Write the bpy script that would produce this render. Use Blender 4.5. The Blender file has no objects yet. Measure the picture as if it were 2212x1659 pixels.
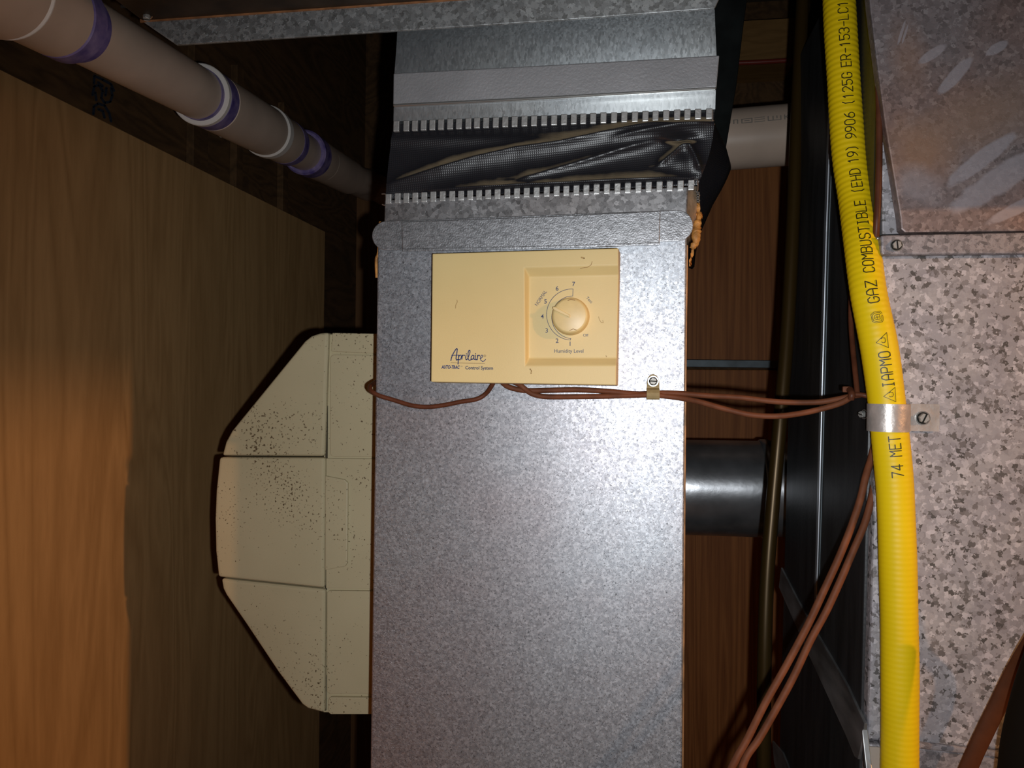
import bpy, bmesh, math, random
from mathutils import Vector, Matrix
random.seed(7)
C = bpy.context.scene.collection
S = bpy.context.scene

# ---------------------------------------------------------------- camera
CZ = 1.40
F = 1650.0
YAW, ROLL = math.radians(9.0), math.radians(0.65)
FWD = Vector((-math.sin(YAW), math.cos(YAW), 0))
R0 = Vector((math.cos(YAW), math.sin(YAW), 0)); U0 = Vector((0, 0, 1))
RT = R0*math.cos(ROLL) + U0*math.sin(ROLL)
UP = -R0*math.sin(ROLL) + U0*math.cos(ROLL)
CAM = Vector((0, 0, CZ))
cd = bpy.data.cameras.new('camera'); cam = bpy.data.objects.new('camera', cd); C.objects.link(cam)
m = Matrix.Identity(4)
for i in range(3):
    m[i][0] = RT[i]; m[i][1] = UP[i]; m[i][2] = -FWD[i]; m[i][3] = CAM[i]
cam.matrix_world = m
cd.sensor_width = 36; cd.lens = 36*F/2212; cd.clip_start = 0.01
S.camera = cam

def ray(px, py):
    return FWD + RT*((px-1106)/F) + UP*((829.5-py)/F)
def P(px, py, y):                                   # a point of the photo on the plane y = const
    d = ray(px, py); return CAM + d*(y/d.y)
def PX(px, py, x):
    d = ray(px, py); return CAM + d*(x/d.x)

# ---------------------------------------------------------------- world, lights, exposure
w = bpy.data.worlds.new('world'); S.world = w; w.use_nodes = True
w.node_tree.nodes['Background'].inputs[0].default_value = (1.0, 0.85, 0.72, 1)
w.node_tree.nodes['Background'].inputs[1].default_value = 0.012
def light(name, kind, loc, power, col, **k):
    d = bpy.data.lights.new(name, kind); d.energy = power; d.color = col
    for a, b in k.items(): setattr(d, a, b)
    o = bpy.data.objects.new(name, d); o.location = loc; C.objects.link(o); return o
fl_ = light('phone_flash', 'SPOT', CAM + RT*0.024 - UP*0.013 + FWD*0.004, 8.6, (0.93, 0.97, 1.0), shadow_soft_size=0.004, spot_size=math.radians(112), spot_blend=1.0)
fl_.rotation_euler = (FWD + RT*0.10 - UP*0.03).to_track_quat('-Z', 'Y').to_euler()
LAMP = Vector((2.15, -0.50, CZ+0.60))
light('bulb_light', 'POINT', LAMP, 62, (1.0, 0.50, 0.20), shadow_soft_size=0.035)
S.view_settings.view_transform = 'Standard'; S.view_settings.look = 'None'
S.view_settings.gamma = 1; S.view_settings.use_curve_mapping = False
S.view_settings.exposure = 0.55

# ---------------------------------------------------------------- materials
def mat(name, col, rough=0.6, metal=0.0, noise=None, var=0.0, stretch=(1, 1, 1), bump=0.0, bscale=200, spec=0.5, col2=None):
    M = bpy.data.materials.new(name); M.use_nodes = True
    nt = M.node_tree; N = nt.nodes; L = nt.links; b = N['Principled BSDF']
    b.inputs['Base Color'].default_value = (*col, 1); b.inputs['Roughness'].default_value = rough
    b.inputs['Metallic'].default_value = metal; b.inputs['Specular IOR Level'].default_value = spec
    tc = N.new('ShaderNodeTexCoord')
    if noise:
        mp = N.new('ShaderNodeMapping'); mp.inputs['Scale'].default_value = stretch
        L.new(tc.outputs['Object'], mp.inputs[0])
        n = N.new('ShaderNodeTexNoise'); n.inputs['Scale'].default_value = noise; n.inputs['Detail'].default_value = 6
        L.new(mp.outputs[0], n.inputs[0])
        r = N.new('ShaderNodeValToRGB'); r.color_ramp.elements[0].position = 0.32; r.color_ramp.elements[1].position = 0.68
        c2 = col2 or tuple(c*(1+var) for c in col)
        r.color_ramp.elements[0].color = (*[c*(1-var) for c in col], 1); r.color_ramp.elements[1].color = (*c2, 1)
        L.new(n.outputs[0], r.inputs[0]); L.new(r.outputs[0], b.inputs['Base Color'])
    if bump:
        n2 = N.new('ShaderNodeTexNoise'); n2.inputs['Scale'].default_value = bscale; n2.inputs['Detail'].default_value = 4
        L.new(tc.outputs['Object'], n2.inputs[0])
        bp = N.new('ShaderNodeBump'); bp.inputs['Strength'].default_value = bump; bp.inputs['Distance'].default_value = 0.002
        L.new(n2.outputs[0], bp.inputs['Height']); L.new(bp.outputs[0], b.inputs['Normal'])
    return M

def galv(name, cols, scale=250, rough=0.42, metal=0.8, distort=0.004, speck=0.0, bump=0.25, large=None, pos=None, stretch=(1, 1, 1), rvar=0.12, aniso=0.0):
    """zinc spangle: random value per cell picks the tone, a second noise adds flecks"""
    M = bpy.data.materials.new(name); M.use_nodes = True
    nt = M.node_tree; N = nt.nodes; L = nt.links; b = N['Principled BSDF']
    b.inputs['Metallic'].default_value = metal
    tc = N.new('ShaderNodeTexCoord'); mp = N.new('ShaderNodeMapping'); mp.inputs['Scale'].default_value = stretch
    L.new(tc.outputs['Object'], mp.inputs[0])
    n = N.new('ShaderNodeTexNoise'); n.inputs['Scale'].default_value = scale*1.3; n.inputs['Detail'].default_value = 3
    L.new(mp.outputs[0], n.inputs[0])
    sb = N.new('ShaderNodeVectorMath'); sb.operation = 'SUBTRACT'; sb.inputs[1].default_value = (0.5, 0.5, 0.5); L.new(n.outputs['Color'], sb.inputs[0])
    sc = N.new('ShaderNodeVectorMath'); sc.operation = 'SCALE'; sc.inputs['Scale'].default_value = distort; L.new(sb.outputs[0], sc.inputs[0])
    ad = N.new('ShaderNodeVectorMath'); ad.operation = 'ADD'; L.new(mp.outputs[0], ad.inputs[0]); L.new(sc.outputs[0], ad.inputs[1])
    v = N.new('ShaderNodeTexVoronoi'); v.inputs['Scale'].default_value = scale; L.new(ad.outputs[0], v.inputs['Vector'])
    sx = N.new('ShaderNodeSeparateColor'); L.new(v.outputs['Color'], sx.inputs[0])
    r = N.new('ShaderNodeValToRGB'); r.color_ramp.interpolation = 'LINEAR'
    pos = pos or [i/(len(cols)-1) for i in range(len(cols))]
    while len(r.color_ramp.elements) < len(cols): r.color_ramp.elements.new(0.5)
    for e, c, p in zip(r.color_ramp.elements, cols, pos): e.position = p; e.color = (*c, 1)
    L.new(sx.outputs[0], r.inputs[0]); out = r.outputs[0]
    if large:
        ln = N.new('ShaderNodeTexNoise'); ln.inputs['Scale'].default_value = large[0]; ln.inputs['Detail'].default_value = 5
        L.new(tc.outputs['Object'], ln.inputs[0])
        lr = N.new('ShaderNodeValToRGB'); lr.color_ramp.elements[0].position = 0.38; lr.color_ramp.elements[1].position = 0.62
        lr.color_ramp.elements[0].color = (*large[1], 1); lr.color_ramp.elements[1].color = (*large[2], 1)
        L.new(ln.outputs[0], lr.inputs[0])
        mx = N.new('ShaderNodeMix'); mx.data_type = 'RGBA'; mx.blend_type = 'MULTIPLY'; mx.inputs[0].default_value = 1
        L.new(out, mx.inputs[6]); L.new(lr.outputs[0], mx.inputs[7]); out = mx.outputs[2]
    if speck:
        s = N.new('ShaderNodeTexVoronoi'); s.inputs['Scale'].default_value = scale*1.15; L.new(ad.outputs[0], s.inputs['Vector'])
        s2 = N.new('ShaderNodeTexNoise'); s2.inputs['Scale'].default_value = scale*1.6; s2.inputs['Detail'].default_value = 2; s2.inputs['Distortion'].default_value = 1.5
        L.new(mp.outputs[0], s2.inputs[0])
        sr = N.new('ShaderNodeValToRGB'); sr.color_ramp.elements[0].position = 0.34; sr.color_ramp.elements[1].position = 0.42
        sr.color_ramp.elements[0].color = (1-speck,)*3 + (1,); sr.color_ramp.elements[1].color = (1, 1, 1, 1)
        L.new(s2.outputs[0], sr.inputs[0])
        m2 = N.new('ShaderNodeMix'); m2.data_type = 'RGBA'; m2.blend_type = 'MULTIPLY'; m2.inputs[0].default_value = 1
        L.new(out, m2.inputs[6]); L.new(sr.outputs[0], m2.inputs[7]); out = m2.outputs[2]
    L.new(out, b.inputs['Base Color'])
    mr = N.new('ShaderNodeMapRange'); mr.inputs[3].default_value = rough-rvar/2; mr.inputs[4].default_value = rough+rvar/2
    L.new(sx.outputs[1], mr.inputs[0]); L.new(mr.outputs[0], b.inputs['Roughness'])
    if aniso:
        b.inputs['Anisotropic'].default_value = aniso
        tv = N.new('ShaderNodeCombineXYZ'); tv.inputs[2].default_value = 1.0
        L.new(tv.outputs[0], b.inputs['Tangent'])
    bp = N.new('ShaderNodeBump'); bp.inputs['Strength'].default_value = bump; bp.inputs['Distance'].default_value = 0.0006
    L.new(sx.outputs[2], bp.inputs['Height']); L.new(bp.outputs[0], b.inputs['Normal'])
    return M

def wood(name, dark, lite, scale=6, stretch=(1, 1, 0.06), rough=0.65, bump=0.1, spec=0.3):
    M = bpy.data.materials.new(name); M.use_nodes = True
    nt = M.node_tree; N = nt.nodes; L = nt.links; b = N['Principled BSDF']
    b.inputs['Roughness'].default_value = rough; b.inputs['Specular IOR Level'].default_value = spec
    tc = N.new('ShaderNodeTexCoord'); mp = N.new('ShaderNodeMapping'); mp.inputs['Scale'].default_value = stretch
    L.new(tc.outputs['Object'], mp.inputs[0])
    n = N.new('ShaderNodeTexNoise'); n.inputs['Scale'].default_value = scale; n.inputs['Detail'].default_value = 3; n.inputs['Distortion'].default_value = 0.6
    L.new(mp.outputs[0], n.inputs[0])
    ml = N.new('ShaderNodeMath'); ml.operation = 'MULTIPLY'; ml.inputs[1].default_value = 24; L.new(n.outputs[0], ml.inputs[0])
    fr = N.new('ShaderNodeMath'); fr.operation = 'PINGPONG'; fr.inputs[1].default_value = 1.0; L.new(ml.outputs[0], fr.inputs[0])
    n2 = N.new('ShaderNodeTexNoise'); n2.inputs['Scale'].default_value = scale*22; n2.inputs['Detail'].default_value = 5; L.new(mp.outputs[0], n2.inputs[0])
    a = N.new('ShaderNodeMath'); a.operation = 'MULTIPLY_ADD'; a.inputs[1].default_value = 0.45; L.new(fr.outputs[0], a.inputs[0])
    m2 = N.new('ShaderNodeMath'); m2.operation = 'MULTIPLY'; m2.inputs[1].default_value = 0.6; L.new(n2.outputs[0], m2.inputs[0]); L.new(m2.outputs[0], a.inputs[2])
    r = N.new('ShaderNodeValToRGB'); r.color_ramp.elements[0].position = 0.15; r.color_ramp.elements[1].position = 0.8
    r.color_ramp.elements[0].color = (*dark, 1); r.color_ramp.elements[1].color = (*lite, 1)
    L.new(a.outputs[0], r.inputs[0]); L.new(r.outputs[0], b.inputs['Base Color'])
    bp = N.new('ShaderNodeBump'); bp.inputs['Strength'].default_value = bump; bp.inputs['Distance'].default_value = 0.001
    L.new(a.outputs[0], bp.inputs['Height']); L.new(bp.outputs[0], b.inputs['Normal'])
    return M

def specked(name, base, base2, dirt, rough, scale, thr, spec=0.4, patch=9):
    """old plastic: mottled base colour with dirt specks gathered in patches"""
    M = mat(name, base, rough=rough, noise=6, var=0.06, col2=base2, spec=spec, bump=0.05, bscale=900)
    nt = M.node_tree; N = nt.nodes; L = nt.links; b = N['Principled BSDF']
    src = b.inputs['Base Color'].links[0].from_socket
    tc = N.new('ShaderNodeTexCoord')
    v = N.new('ShaderNodeTexNoise'); v.inputs['Scale'].default_value = scale; v.inputs['Detail'].default_value = 2; L.new(tc.outputs['Object'], v.inputs[0])
    p = N.new('ShaderNodeTexNoise'); p.inputs['Scale'].default_value = patch; p.inputs['Detail'].default_value = 3; L.new(tc.outputs['Object'], p.inputs[0])
    a = N.new('ShaderNodeMath'); a.operation = 'MULTIPLY_ADD'; a.inputs[1].default_value = 0.55; L.new(p.outputs[0], a.inputs[0]); L.new(v.outputs[0], a.inputs[2])
    r = N.new('ShaderNodeValToRGB'); r.color_ramp.elements[0].position = thr; r.color_ramp.elements[1].position = thr+0.035
    r.color_ramp.elements[0].color = (0, 0, 0, 1); r.color_ramp.elements[1].color = (1, 1, 1, 1); L.new(a.outputs[0], r.inputs[0])
    mx = N.new('ShaderNodeMix'); mx.data_type = 'RGBA'; L.new(r.outputs[0], mx.inputs[0]); L.new(src, mx.inputs[6]); mx.inputs[7].default_value = (*dirt, 1)
    L.new(mx.outputs[2], b.inputs['Base Color'])
    return M

M = {}
M['duct'] = galv('duct_zinc', [(0.33, 0.34, 0.36), (0.43, 0.44, 0.46), (0.54, 0.55, 0.57)], scale=520, rough=0.46, metal=0.82, speck=0.65, distort=0.003, bump=0.35,
                 large=(5.5, (0.90, 0.83, 0.84), (0.97, 0.99, 1.02)), aniso=0.35)
M['duct_up'] = galv('duct_upper_zinc', [(0.50, 0.53, 0.54), (0.57, 0.60, 0.61), (0.63, 0.66, 0.67)], scale=600, rough=0.42, metal=0.8, bump=0.12, distort=0.003,
                    stretch=(1, 1, .35), large=(7, (.85, .87, .9), (1, 1, 1)), aniso=0.8)
M['collar'] = galv('collar_zinc', [(0.22, 0.22, 0.225), (0.36, 0.36, 0.37), (0.46, 0.46, 0.47)], scale=260, rough=0.40, metal=0.8, speck=0.3, bump=0.5,
                   large=(9, (.8, .76, .74), (1, 1, 1)))
M['band'] = mat('band_zinc', (0.40, 0.40, 0.415), rough=0.5, metal=0.55, noise=14, var=0.14, bump=0.15, bscale=500)
M['corner'] = mat('corner_lamplit', (0.50, 0.36, 0.24), rough=.45, metal=.35, noise=70, var=.35, bump=.3)  # lamplight on the bent corner, painted in as an orange tone
M['cleat'] = mat('cleat_zinc', (0.34, 0.345, 0.36), rough=0.40, metal=0.8, noise=420, var=0.32, stretch=(.5, 1, 1), bump=0.16, bscale=700)
M['tab'] = mat('tab_zinc', (0.5, 0.5, 0.49), rough=0.42, metal=0.7, noise=160, var=0.1, bump=0.15, bscale=300)
M['trunk'] = galv('trunk_zinc', [(0.22, 0.23, 0.23), (0.34, 0.36, 0.37), (0.50, 0.53, 0.54)], scale=270, rough=0.42, metal=0.7, speck=0.3, bump=0.6, distort=0.006)
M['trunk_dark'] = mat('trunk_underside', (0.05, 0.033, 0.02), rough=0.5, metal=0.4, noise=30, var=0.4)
M['furnace'] = galv('furnace_zinc', [(0.09, 0.088, 0.085), (0.20, 0.19, 0.19), (0.35, 0.345, 0.365), (0.41, 0.405, 0.425), (0.60, 0.59, 0.62)], pos=[0, 0.12, 0.27, 0.75, 1], scale=290,
                    rough=0.55, metal=0.3, distort=0.007, bump=0.4, large=(26, (.88, .86, .88), (1.05, 1.02, 1.0)))
M['furnace_flange'] = galv('flange_zinc', [(0.16, 0.155, 0.165), (0.33, 0.31, 0.33), (0.40, 0.38, 0.40)], scale=330, rough=0.5, metal=0.4, speck=0.3, distort=0.004)
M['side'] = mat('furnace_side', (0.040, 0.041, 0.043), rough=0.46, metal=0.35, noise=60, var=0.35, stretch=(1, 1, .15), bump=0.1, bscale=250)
M['side_trim'] = mat('side_trim', (0.5, 0.53, 0.58), rough=0.4, metal=0.7)
M['strip'] = mat('drive_strip', (0.33, 0.33, 0.33), rough=0.4, metal=0.7, noise=40, var=0.5, stretch=(1, .3, 1))
M['flue'] = mat('flue_metal', (0.42, 0.43, 0.45), rough=0.3, metal=0.85, noise=25, var=0.25, bump=0.1, bscale=90)
M['black'] = mat('black_gap', (0.01, 0.009, 0.008), rough=0.8)
M['cover'] = specked('control_cover', (0.67, 0.515, 0.225), (0.72, 0.57, 0.27), (0.46, 0.28, 0.08), 0.5, 260, 1.035, patch=16)
M['knob'] = mat('knob_plastic', (0.69, 0.53, 0.24), rough=0.4, noise=60, var=0.10)
M['stain'] = mat('cover_stain', (0.42, 0.27, 0.09), rough=.6)
M['knob_dark'] = mat('grime_and_notch_shade', (0.32, 0.17, 0.04), rough=0.6)
M['ink'] = mat('ink_navy', (0.028, 0.035, 0.10), rough=0.5)
M['ink_blue'] = mat('ink_blue', (0.010, 0.022, 0.14), rough=0.5)
M['ink_brown'] = mat('ink_brown', (0.20, 0.11, 0.04), rough=0.5)
M['ink_black'] = mat('ink_black', (0.035, 0.028, 0.004), rough=0.5)
M['hum'] = specked('humidifier_plastic', (0.50, 0.43, 0.265), (0.55, 0.475, 0.30), (0.12, 0.085, 0.045), 0.45, 420, 0.945, patch=9)
M['hum_dark'] = mat('humidifier_joint', (0.05, 0.04, 0.02), rough=0.8)
M['yellow'] = mat('yellow_jacket', (0.83, 0.58, 0.003), rough=0.48, noise=22, var=0.05, stretch=(1, 1, .5), spec=0.35)
M['strap'] = mat('strap_steel', (0.52, 0.48, 0.45), rough=0.4, metal=0.5, noise=70, var=0.2, bump=0.25, bscale=160)
M['screw'] = mat('screw_steel', (0.62, 0.62, 0.60), rough=0.3, metal=0.9)
M['slot'] = mat('screw_slot', (0.02, 0.02, 0.018), rough=0.9, spec=.03)
M['head'] = mat('screw_head', (0.36, 0.36, 0.34), rough=0.55, metal=0.5)
M['wire'] = mat('wire_brown', (0.095, 0.030, 0.014), rough=0.45, spec=.25, noise=90, var=0.2)
M['wire_dust'] = mat('wire_dusty', (0.15, 0.050, 0.022), rough=0.6, spec=.22, noise=70, var=0.25)
M['cord'] = mat('cord_brown', (0.075, 0.022, 0.007), rough=0.75, spec=.2, noise=70, var=0.2)
M['brass'] = mat('brass_tube', (0.060, 0.034, 0.008), rough=0.35, metal=0.5)
M['clip'] = mat('nylon_clip', (0.30, 0.235, 0.115), rough=0.6, spec=.2, noise=200, var=0.1)
M['pvc'] = mat('pvc_pipe', (0.62, 0.475, 0.375), rough=0.36, noise=16, var=0.10)
M['pvc_lip'] = mat('pvc_lip', (0.78, 0.72, 0.66), rough=0.5)
M['primer'] = mat('purple_primer', (0.12, 0.085, 0.36), rough=0.5, noise=60, var=0.35, col2=(0.30, 0.23, 0.42))
M['ply'] = wood('plywood_face', (0.345, 0.200, 0.080), (0.47, 0.285, 0.122), scale=4.0, stretch=(1, 2.2, .28), rough=0.55)
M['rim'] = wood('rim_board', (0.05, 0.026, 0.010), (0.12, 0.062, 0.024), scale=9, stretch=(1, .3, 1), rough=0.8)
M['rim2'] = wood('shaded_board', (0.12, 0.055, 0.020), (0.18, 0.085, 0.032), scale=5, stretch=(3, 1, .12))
M['backwood'] = wood('back_board', (0.22, 0.070, 0.018), (0.40, 0.150, 0.042), scale=5, stretch=(3, 1, .12), rough=0.6)
M['lightwood'] = wood('light_block', (0.17, 0.088, 0.026), (0.24, 0.13, 0.042), scale=7, stretch=(.3, 1, 2), rough=0.6)
M['bracket'] = mat('bracket_blue_grey', (0.10, 0.125, 0.14), rough=0.5, metal=0.3, noise=30, var=0.3)
M['red_tube'] = mat('red_tube', (0.20, 0.03, 0.02), rough=0.35)
M['rust'] = mat('orange_mastic', (0.50, 0.22, 0.05), rough=0.6, noise=90, var=0.45, bump=0.9, bscale=150)
M['label'] = mat('paper_label', (0.42, 0.36, 0.31), rough=0.5)
M['darkhose'] = mat('dark_hose', (0.008, 0.005, 0.003), rough=0.9, spec=.08)
M['concrete'] = mat('concrete', (0.12, 0.11, 0.10), rough=0.9, noise=6, var=0.2, bump=0.3, bscale=40)
M['ceil'] = mat('ceiling_board', (0.06, 0.04, 0.025), rough=0.9, noise=5, var=0.3)
M['white_wall'] = mat('side_room_wall', (0.25, 0.2, 0.16), rough=0.9, noise=5, var=0.1)
def glassbulb():
    k = bpy.data.materials.new('bulb_glow'); k.use_nodes = True
    b = k.node_tree.nodes['Principled BSDF']; b.inputs['Emission Color'].default_value = (1, .6, .3, 1); b.inputs['Emission Strength'].default_value = 8
    return k
M['bulb'] = glassbulb()
def fabric():
    k = bpy.data.materials.new('black_vinyl_fabric'); k.use_nodes = True
    nt = k.node_tree; N = nt.nodes; L = nt.links; b = N['Principled BSDF']
    b.inputs['Roughness'].default_value = 0.4; b.inputs['Specular IOR Level'].default_value = 0.45
    uv = N.new('ShaderNodeTexCoord'); mp = N.new('ShaderNodeMapping'); mp.inputs['Rotation'].default_value = (0, math.radians(4), 0)
    L.new(uv.outputs['Object'], mp.inputs[0])
    a = N.new('ShaderNodeTexWave'); a.bands_direction = 'X'; a.inputs['Scale'].default_value = 165; a.inputs['Distortion'].default_value = .4
    c = N.new('ShaderNodeTexWave'); c.bands_direction = 'Z'; c.inputs['Scale'].default_value = 165; c.inputs['Distortion'].default_value = .4
    L.new(mp.outputs[0], a.inputs[0]); L.new(mp.outputs[0], c.inputs[0])
    mu = N.new('ShaderNodeMath'); mu.operation = 'MULTIPLY'; L.new(a.outputs['Fac'], mu.inputs[0]); L.new(c.outputs['Fac'], mu.inputs[1])
    bp = N.new('ShaderNodeBump'); bp.inputs['Strength'].default_value = 0.25; bp.inputs['Distance'].default_value = 0.0005
    L.new(mu.outputs[0], bp.inputs['Height']); L.new(bp.outputs[0], b.inputs['Normal'])
    # dust settled on the upward-facing sides of the folds
    g = N.new('ShaderNodeNewGeometry'); sx = N.new('ShaderNodeSeparateXYZ'); L.new(g.outputs['Normal'], sx.inputs[0])
    n = N.new('ShaderNodeTexNoise'); n.inputs['Scale'].default_value = 60; n.inputs['Detail'].default_value = 4; L.new(uv.outputs['Object'], n.inputs[0])
    s1 = N.new('ShaderNodeMath'); s1.operation = 'MULTIPLY_ADD'; s1.inputs[1].default_value = 0.30; L.new(n.outputs[0], s1.inputs[0]); L.new(sx.outputs['Z'], s1.inputs[2])
    r = N.new('ShaderNodeMapRange'); r.inputs[1].default_value = 0.50; r.inputs[2].default_value = 0.86; L.new(s1.outputs[0], r.inputs[0])
    mx = N.new('ShaderNodeMix'); mx.data_type = 'RGBA'; L.new(r.outputs[0], mx.inputs[0])
    mx.inputs[6].default_value = (0.012, 0.012, 0.015, 1); mx.inputs[7].default_value = (0.26, 0.20, 0.12, 1)
    L.new(mx.outputs[2], b.inputs['Base Color'])
    rr = N.new('ShaderNodeMapRange'); rr.inputs[3].default_value = .36; rr.inputs[4].default_value = .9; L.new(r.outputs[0], rr.inputs[0]); L.new(rr.outputs[0], b.inputs['Roughness'])
    return k
M['fabric'] = fabric()

# ---------------------------------------------------------------- mesh helpers
def link(name, me, mt, parent=None, smooth=False):
    if mt is not None: me.materials.append(mt)
    if smooth:
        for p in me.polygons: p.use_smooth = True
    o = bpy.data.objects.new(name, me); C.objects.link(o)
    if parent is not None:
        o.parent = parent; o.matrix_parent_inverse = parent.matrix_world.inverted()
    return o
def obj(name, bm, mt, parent=None, smooth=False, bevel=0, seg=2, auto=None):
    bmesh.ops.remove_doubles(bm, verts=bm.verts, dist=1e-7)
    bmesh.ops.recalc_face_normals(bm, faces=bm.faces)
    if bevel:
        es = [e for e in bm.edges if len(e.link_faces) == 2 and e.calc_face_angle(0) > math.radians(25)]
        bmesh.ops.bevel(bm, geom=es, offset=bevel, segments=seg, affect='EDGES', profile=0.6, clamp_overlap=True)
    if auto:
        for e in bm.edges:
            if len(e.link_faces) == 2 and e.calc_face_angle(0) > math.radians(auto): e.smooth = False
        for f in bm.faces: f.smooth = True
    me = bpy.data.meshes.new(name); bm.to_mesh(me); bm.free()
    return link(name, me, mt, parent, smooth)
def tag(o, label=None, cat=None, group=None, kind=None):
    if label: o['label'] = label
    if cat: o['category'] = cat
    if group: o['group'] = group
    if kind: o['kind'] = kind
    return o
def thing(name, loc, label, cat, group=None):
    o = bpy.data.objects.new(name, None); C.objects.link(o); o.location = loc; o.empty_display_size = 0.02
    o.matrix_world = Matrix.Translation(loc)
    return tag(o, label, cat, group)
def box(bm, a, b):
    x0, y0, z0 = a; x1, y1, z1 = b
    v = [bm.verts.new(p) for p in ((x0,y0,z0),(x1,y0,z0),(x1,y1,z0),(x0,y1,z0),(x0,y0,z1),(x1,y0,z1),(x1,y1,z1),(x0,y1,z1))]
    for f in ((0,1,2,3),(4,5,6,7),(0,1,5,4),(1,2,6,5),(2,3,7,6),(3,0,4,7)): bm.faces.new([v[i] for i in f])
def prism(pts, off):
    """closed prism: front outline pts (world), back outline moved by off"""
    bm = bmesh.new(); off = Vector(off)
    a = [bm.verts.new(p) for p in pts]; b = [bm.verts.new(Vector(p)+off) for p in pts]
    bm.faces.new(a); bm.faces.new(b[::-1]); n = len(a)
    for i in range(n): bm.faces.new((a[i], b[i], b[(i+1) % n], a[(i+1) % n]))
    return bm
def pp(pix, y, depth):                                # outline read off the photo, on the plane y, going back by depth
    return prism([P(a, b, y) for a, b in pix], (0, depth, 0))
def spline(pts, n=8):
    pts = [Vector(p) for p in pts]; out = []
    q = [pts[0]*2-pts[1]] + pts + [pts[-1]*2-pts[-2]]
    for i in range(1, len(q)-2):
        for k in range(n):
            t = k/n; a, b, c, d = q[i-1], q[i], q[i+1], q[i+2]
            out.append(0.5*((2*b)+(c-a)*t+(2*a-5*b+4*c-d)*t*t+(3*b-a-3*c+d)*t**3))
    out.append(pts[-1]); return out
def tube(bm, pts, r, seg=10, cap=True, flat=1.0):
    pts = [Vector(p) for p in pts]; rings = []; ref = Vector((0, -1, 0)); n = len(pts)
    for i, p in enumerate(pts):
        t = (pts[min(i+1, n-1)] - pts[max(i-1, 0)]).normalized()
        u = ref - t*ref.dot(t)
        if u.length < 1e-3: u = Vector((1, 0, 0)) - t*t.x
        u.normalize(); v = t.cross(u); ref = u
        rr = r[i] if isinstance(r, (list, tuple)) else r
        rings.append([bm.verts.new(p + (u*math.cos(2*math.pi*k/seg)*flat + v*math.sin(2*math.pi*k/seg))*rr) for k in range(seg)])
    for a, b in zip(rings, rings[1:]):
        for k in range(seg): bm.faces.new((a[k], a[(k+1) % seg], b[(k+1) % seg], b[k]))
    if cap: bm.faces.new(rings[0][::-1]); bm.faces.new(rings[-1])
def wire(name, pix, r, mt, label=None, cat='wire', parent=None, group=None, seg=10, n=10, flat=1.0):
    bm = bmesh.new(); tube(bm, spline([P(*q) for q in pix], n), r, seg, flat=flat)
    o = obj(name, bm, mt, parent, auto=50)
    return tag(o, label, cat, group) if label else o
def cylpts(c, axis, r, n):
    axis = Vector(axis).normalized(); u = axis.orthogonal().normalized(); v = axis.cross(u)
    return [Vector(c)+(u*math.cos(2*math.pi*k/n)+v*math.sin(2*math.pi*k/n))*r for k in range(n)]
def screw(name, c, r, ang=0.6, parent=None, label=None, axis=(0, -1, 0), tall=.45):
    ax = Vector(axis).normalized(); c = Vector(c)
    root = None
    if parent is None: root = thing(name, c, label, 'screw')
    bm = prism(cylpts(c, ax, r, 20), ax*r*0.16)
    w_ = obj('washer' if parent is None else name, bm, M['screw'], root or parent, auto=40)
    obj('washer_recess', prism(cylpts(c+ax*r*0.16, ax, r*0.84, 20), ax*r*0.03), M['slot'], root or w_)
    h = obj('hex_head', prism(cylpts(c+ax*r*0.16, ax, r*0.70, 6), ax*r*tall), M['head'], root or w_, bevel=r*0.05, seg=1)
    u = ax.orthogonal().normalized(); v = ax.cross(u)
    u, v = u*math.cos(ang)+v*math.sin(ang), v*math.cos(ang)-u*math.sin(ang)
    q = c+ax*(r*(0.16+tall)+0.00005)
    obj('slot', prism([q-u*r*.68-v*r*.11, q+u*r*.68-v*r*.11, q+u*r*.68+v*r*.11, q-u*r*.68+v*r*.11], ax*0.0001), M['slot'], root or w_)
    return root or w_
def ribbon(bm, path, w, fn, dots=True, sub=1):
    """stroke of width w through 2-D path; fn maps (x, y) to the surface"""
    pts = []
    for (x0, y0), (x1, y1) in zip(path, path[1:]):
        for k in range(sub): pts.append((x0+(x1-x0)*k/sub, y0+(y1-y0)*k/sub))
    pts.append(path[-1])
    for (x0, y0), (x1, y1) in zip(pts, pts[1:]):
        dx, dy = x1-x0, y1-y0; l = math.hypot(dx, dy) or 1; nx, ny = -dy/l*w/2, dx/l*w/2
        bm.faces.new([bm.verts.new(fn(*q)) for q in ((x0+nx, y0+ny), (x1+nx, y1+ny), (x1-nx, y1-ny), (x0-nx, y0-ny))])
    if dots:
        for x, y in (pts if len(path) > 2 else [pts[0], pts[-1]]):
            bm.faces.new([bm.verts.new(fn(x+math.cos(a*math.pi/4)*w/2, y+math.sin(a*math.pi/4)*w/2)) for a in range(8)])
def flatmesh(name, bm, mt, parent):
    me = bpy.data.meshes.new(name); bm.to_mesh(me); bm.free(); return link(name, me, mt, parent)
def text_on(name, body, size, fn, mt, parent, bold=0.0, shear=0.0, xs=1.0):
    """flat print: text outline filled and laid on the surface by fn(x, y) (x right, y up, text centred)"""
    cu = bpy.data.curves.new(name, 'FONT'); cu.body = body; cu.size = size; cu.align_x = 'CENTER'; cu.align_y = 'CENTER'
    cu.offset = bold; cu.shear = shear; cu.resolution_u = 3
    o = bpy.data.objects.new(name, cu); C.objects.link(o)
    dg = bpy.context.evaluated_depsgraph_get(); me = bpy.data.meshes.new_from_object(o.evaluated_get(dg))
    bpy.data.objects.remove(o)
    for v in me.vertices: v.co = fn(v.co.x*xs, v.co.y)
    me.materials.clear(); return link(name, me, mt, parent)
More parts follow.
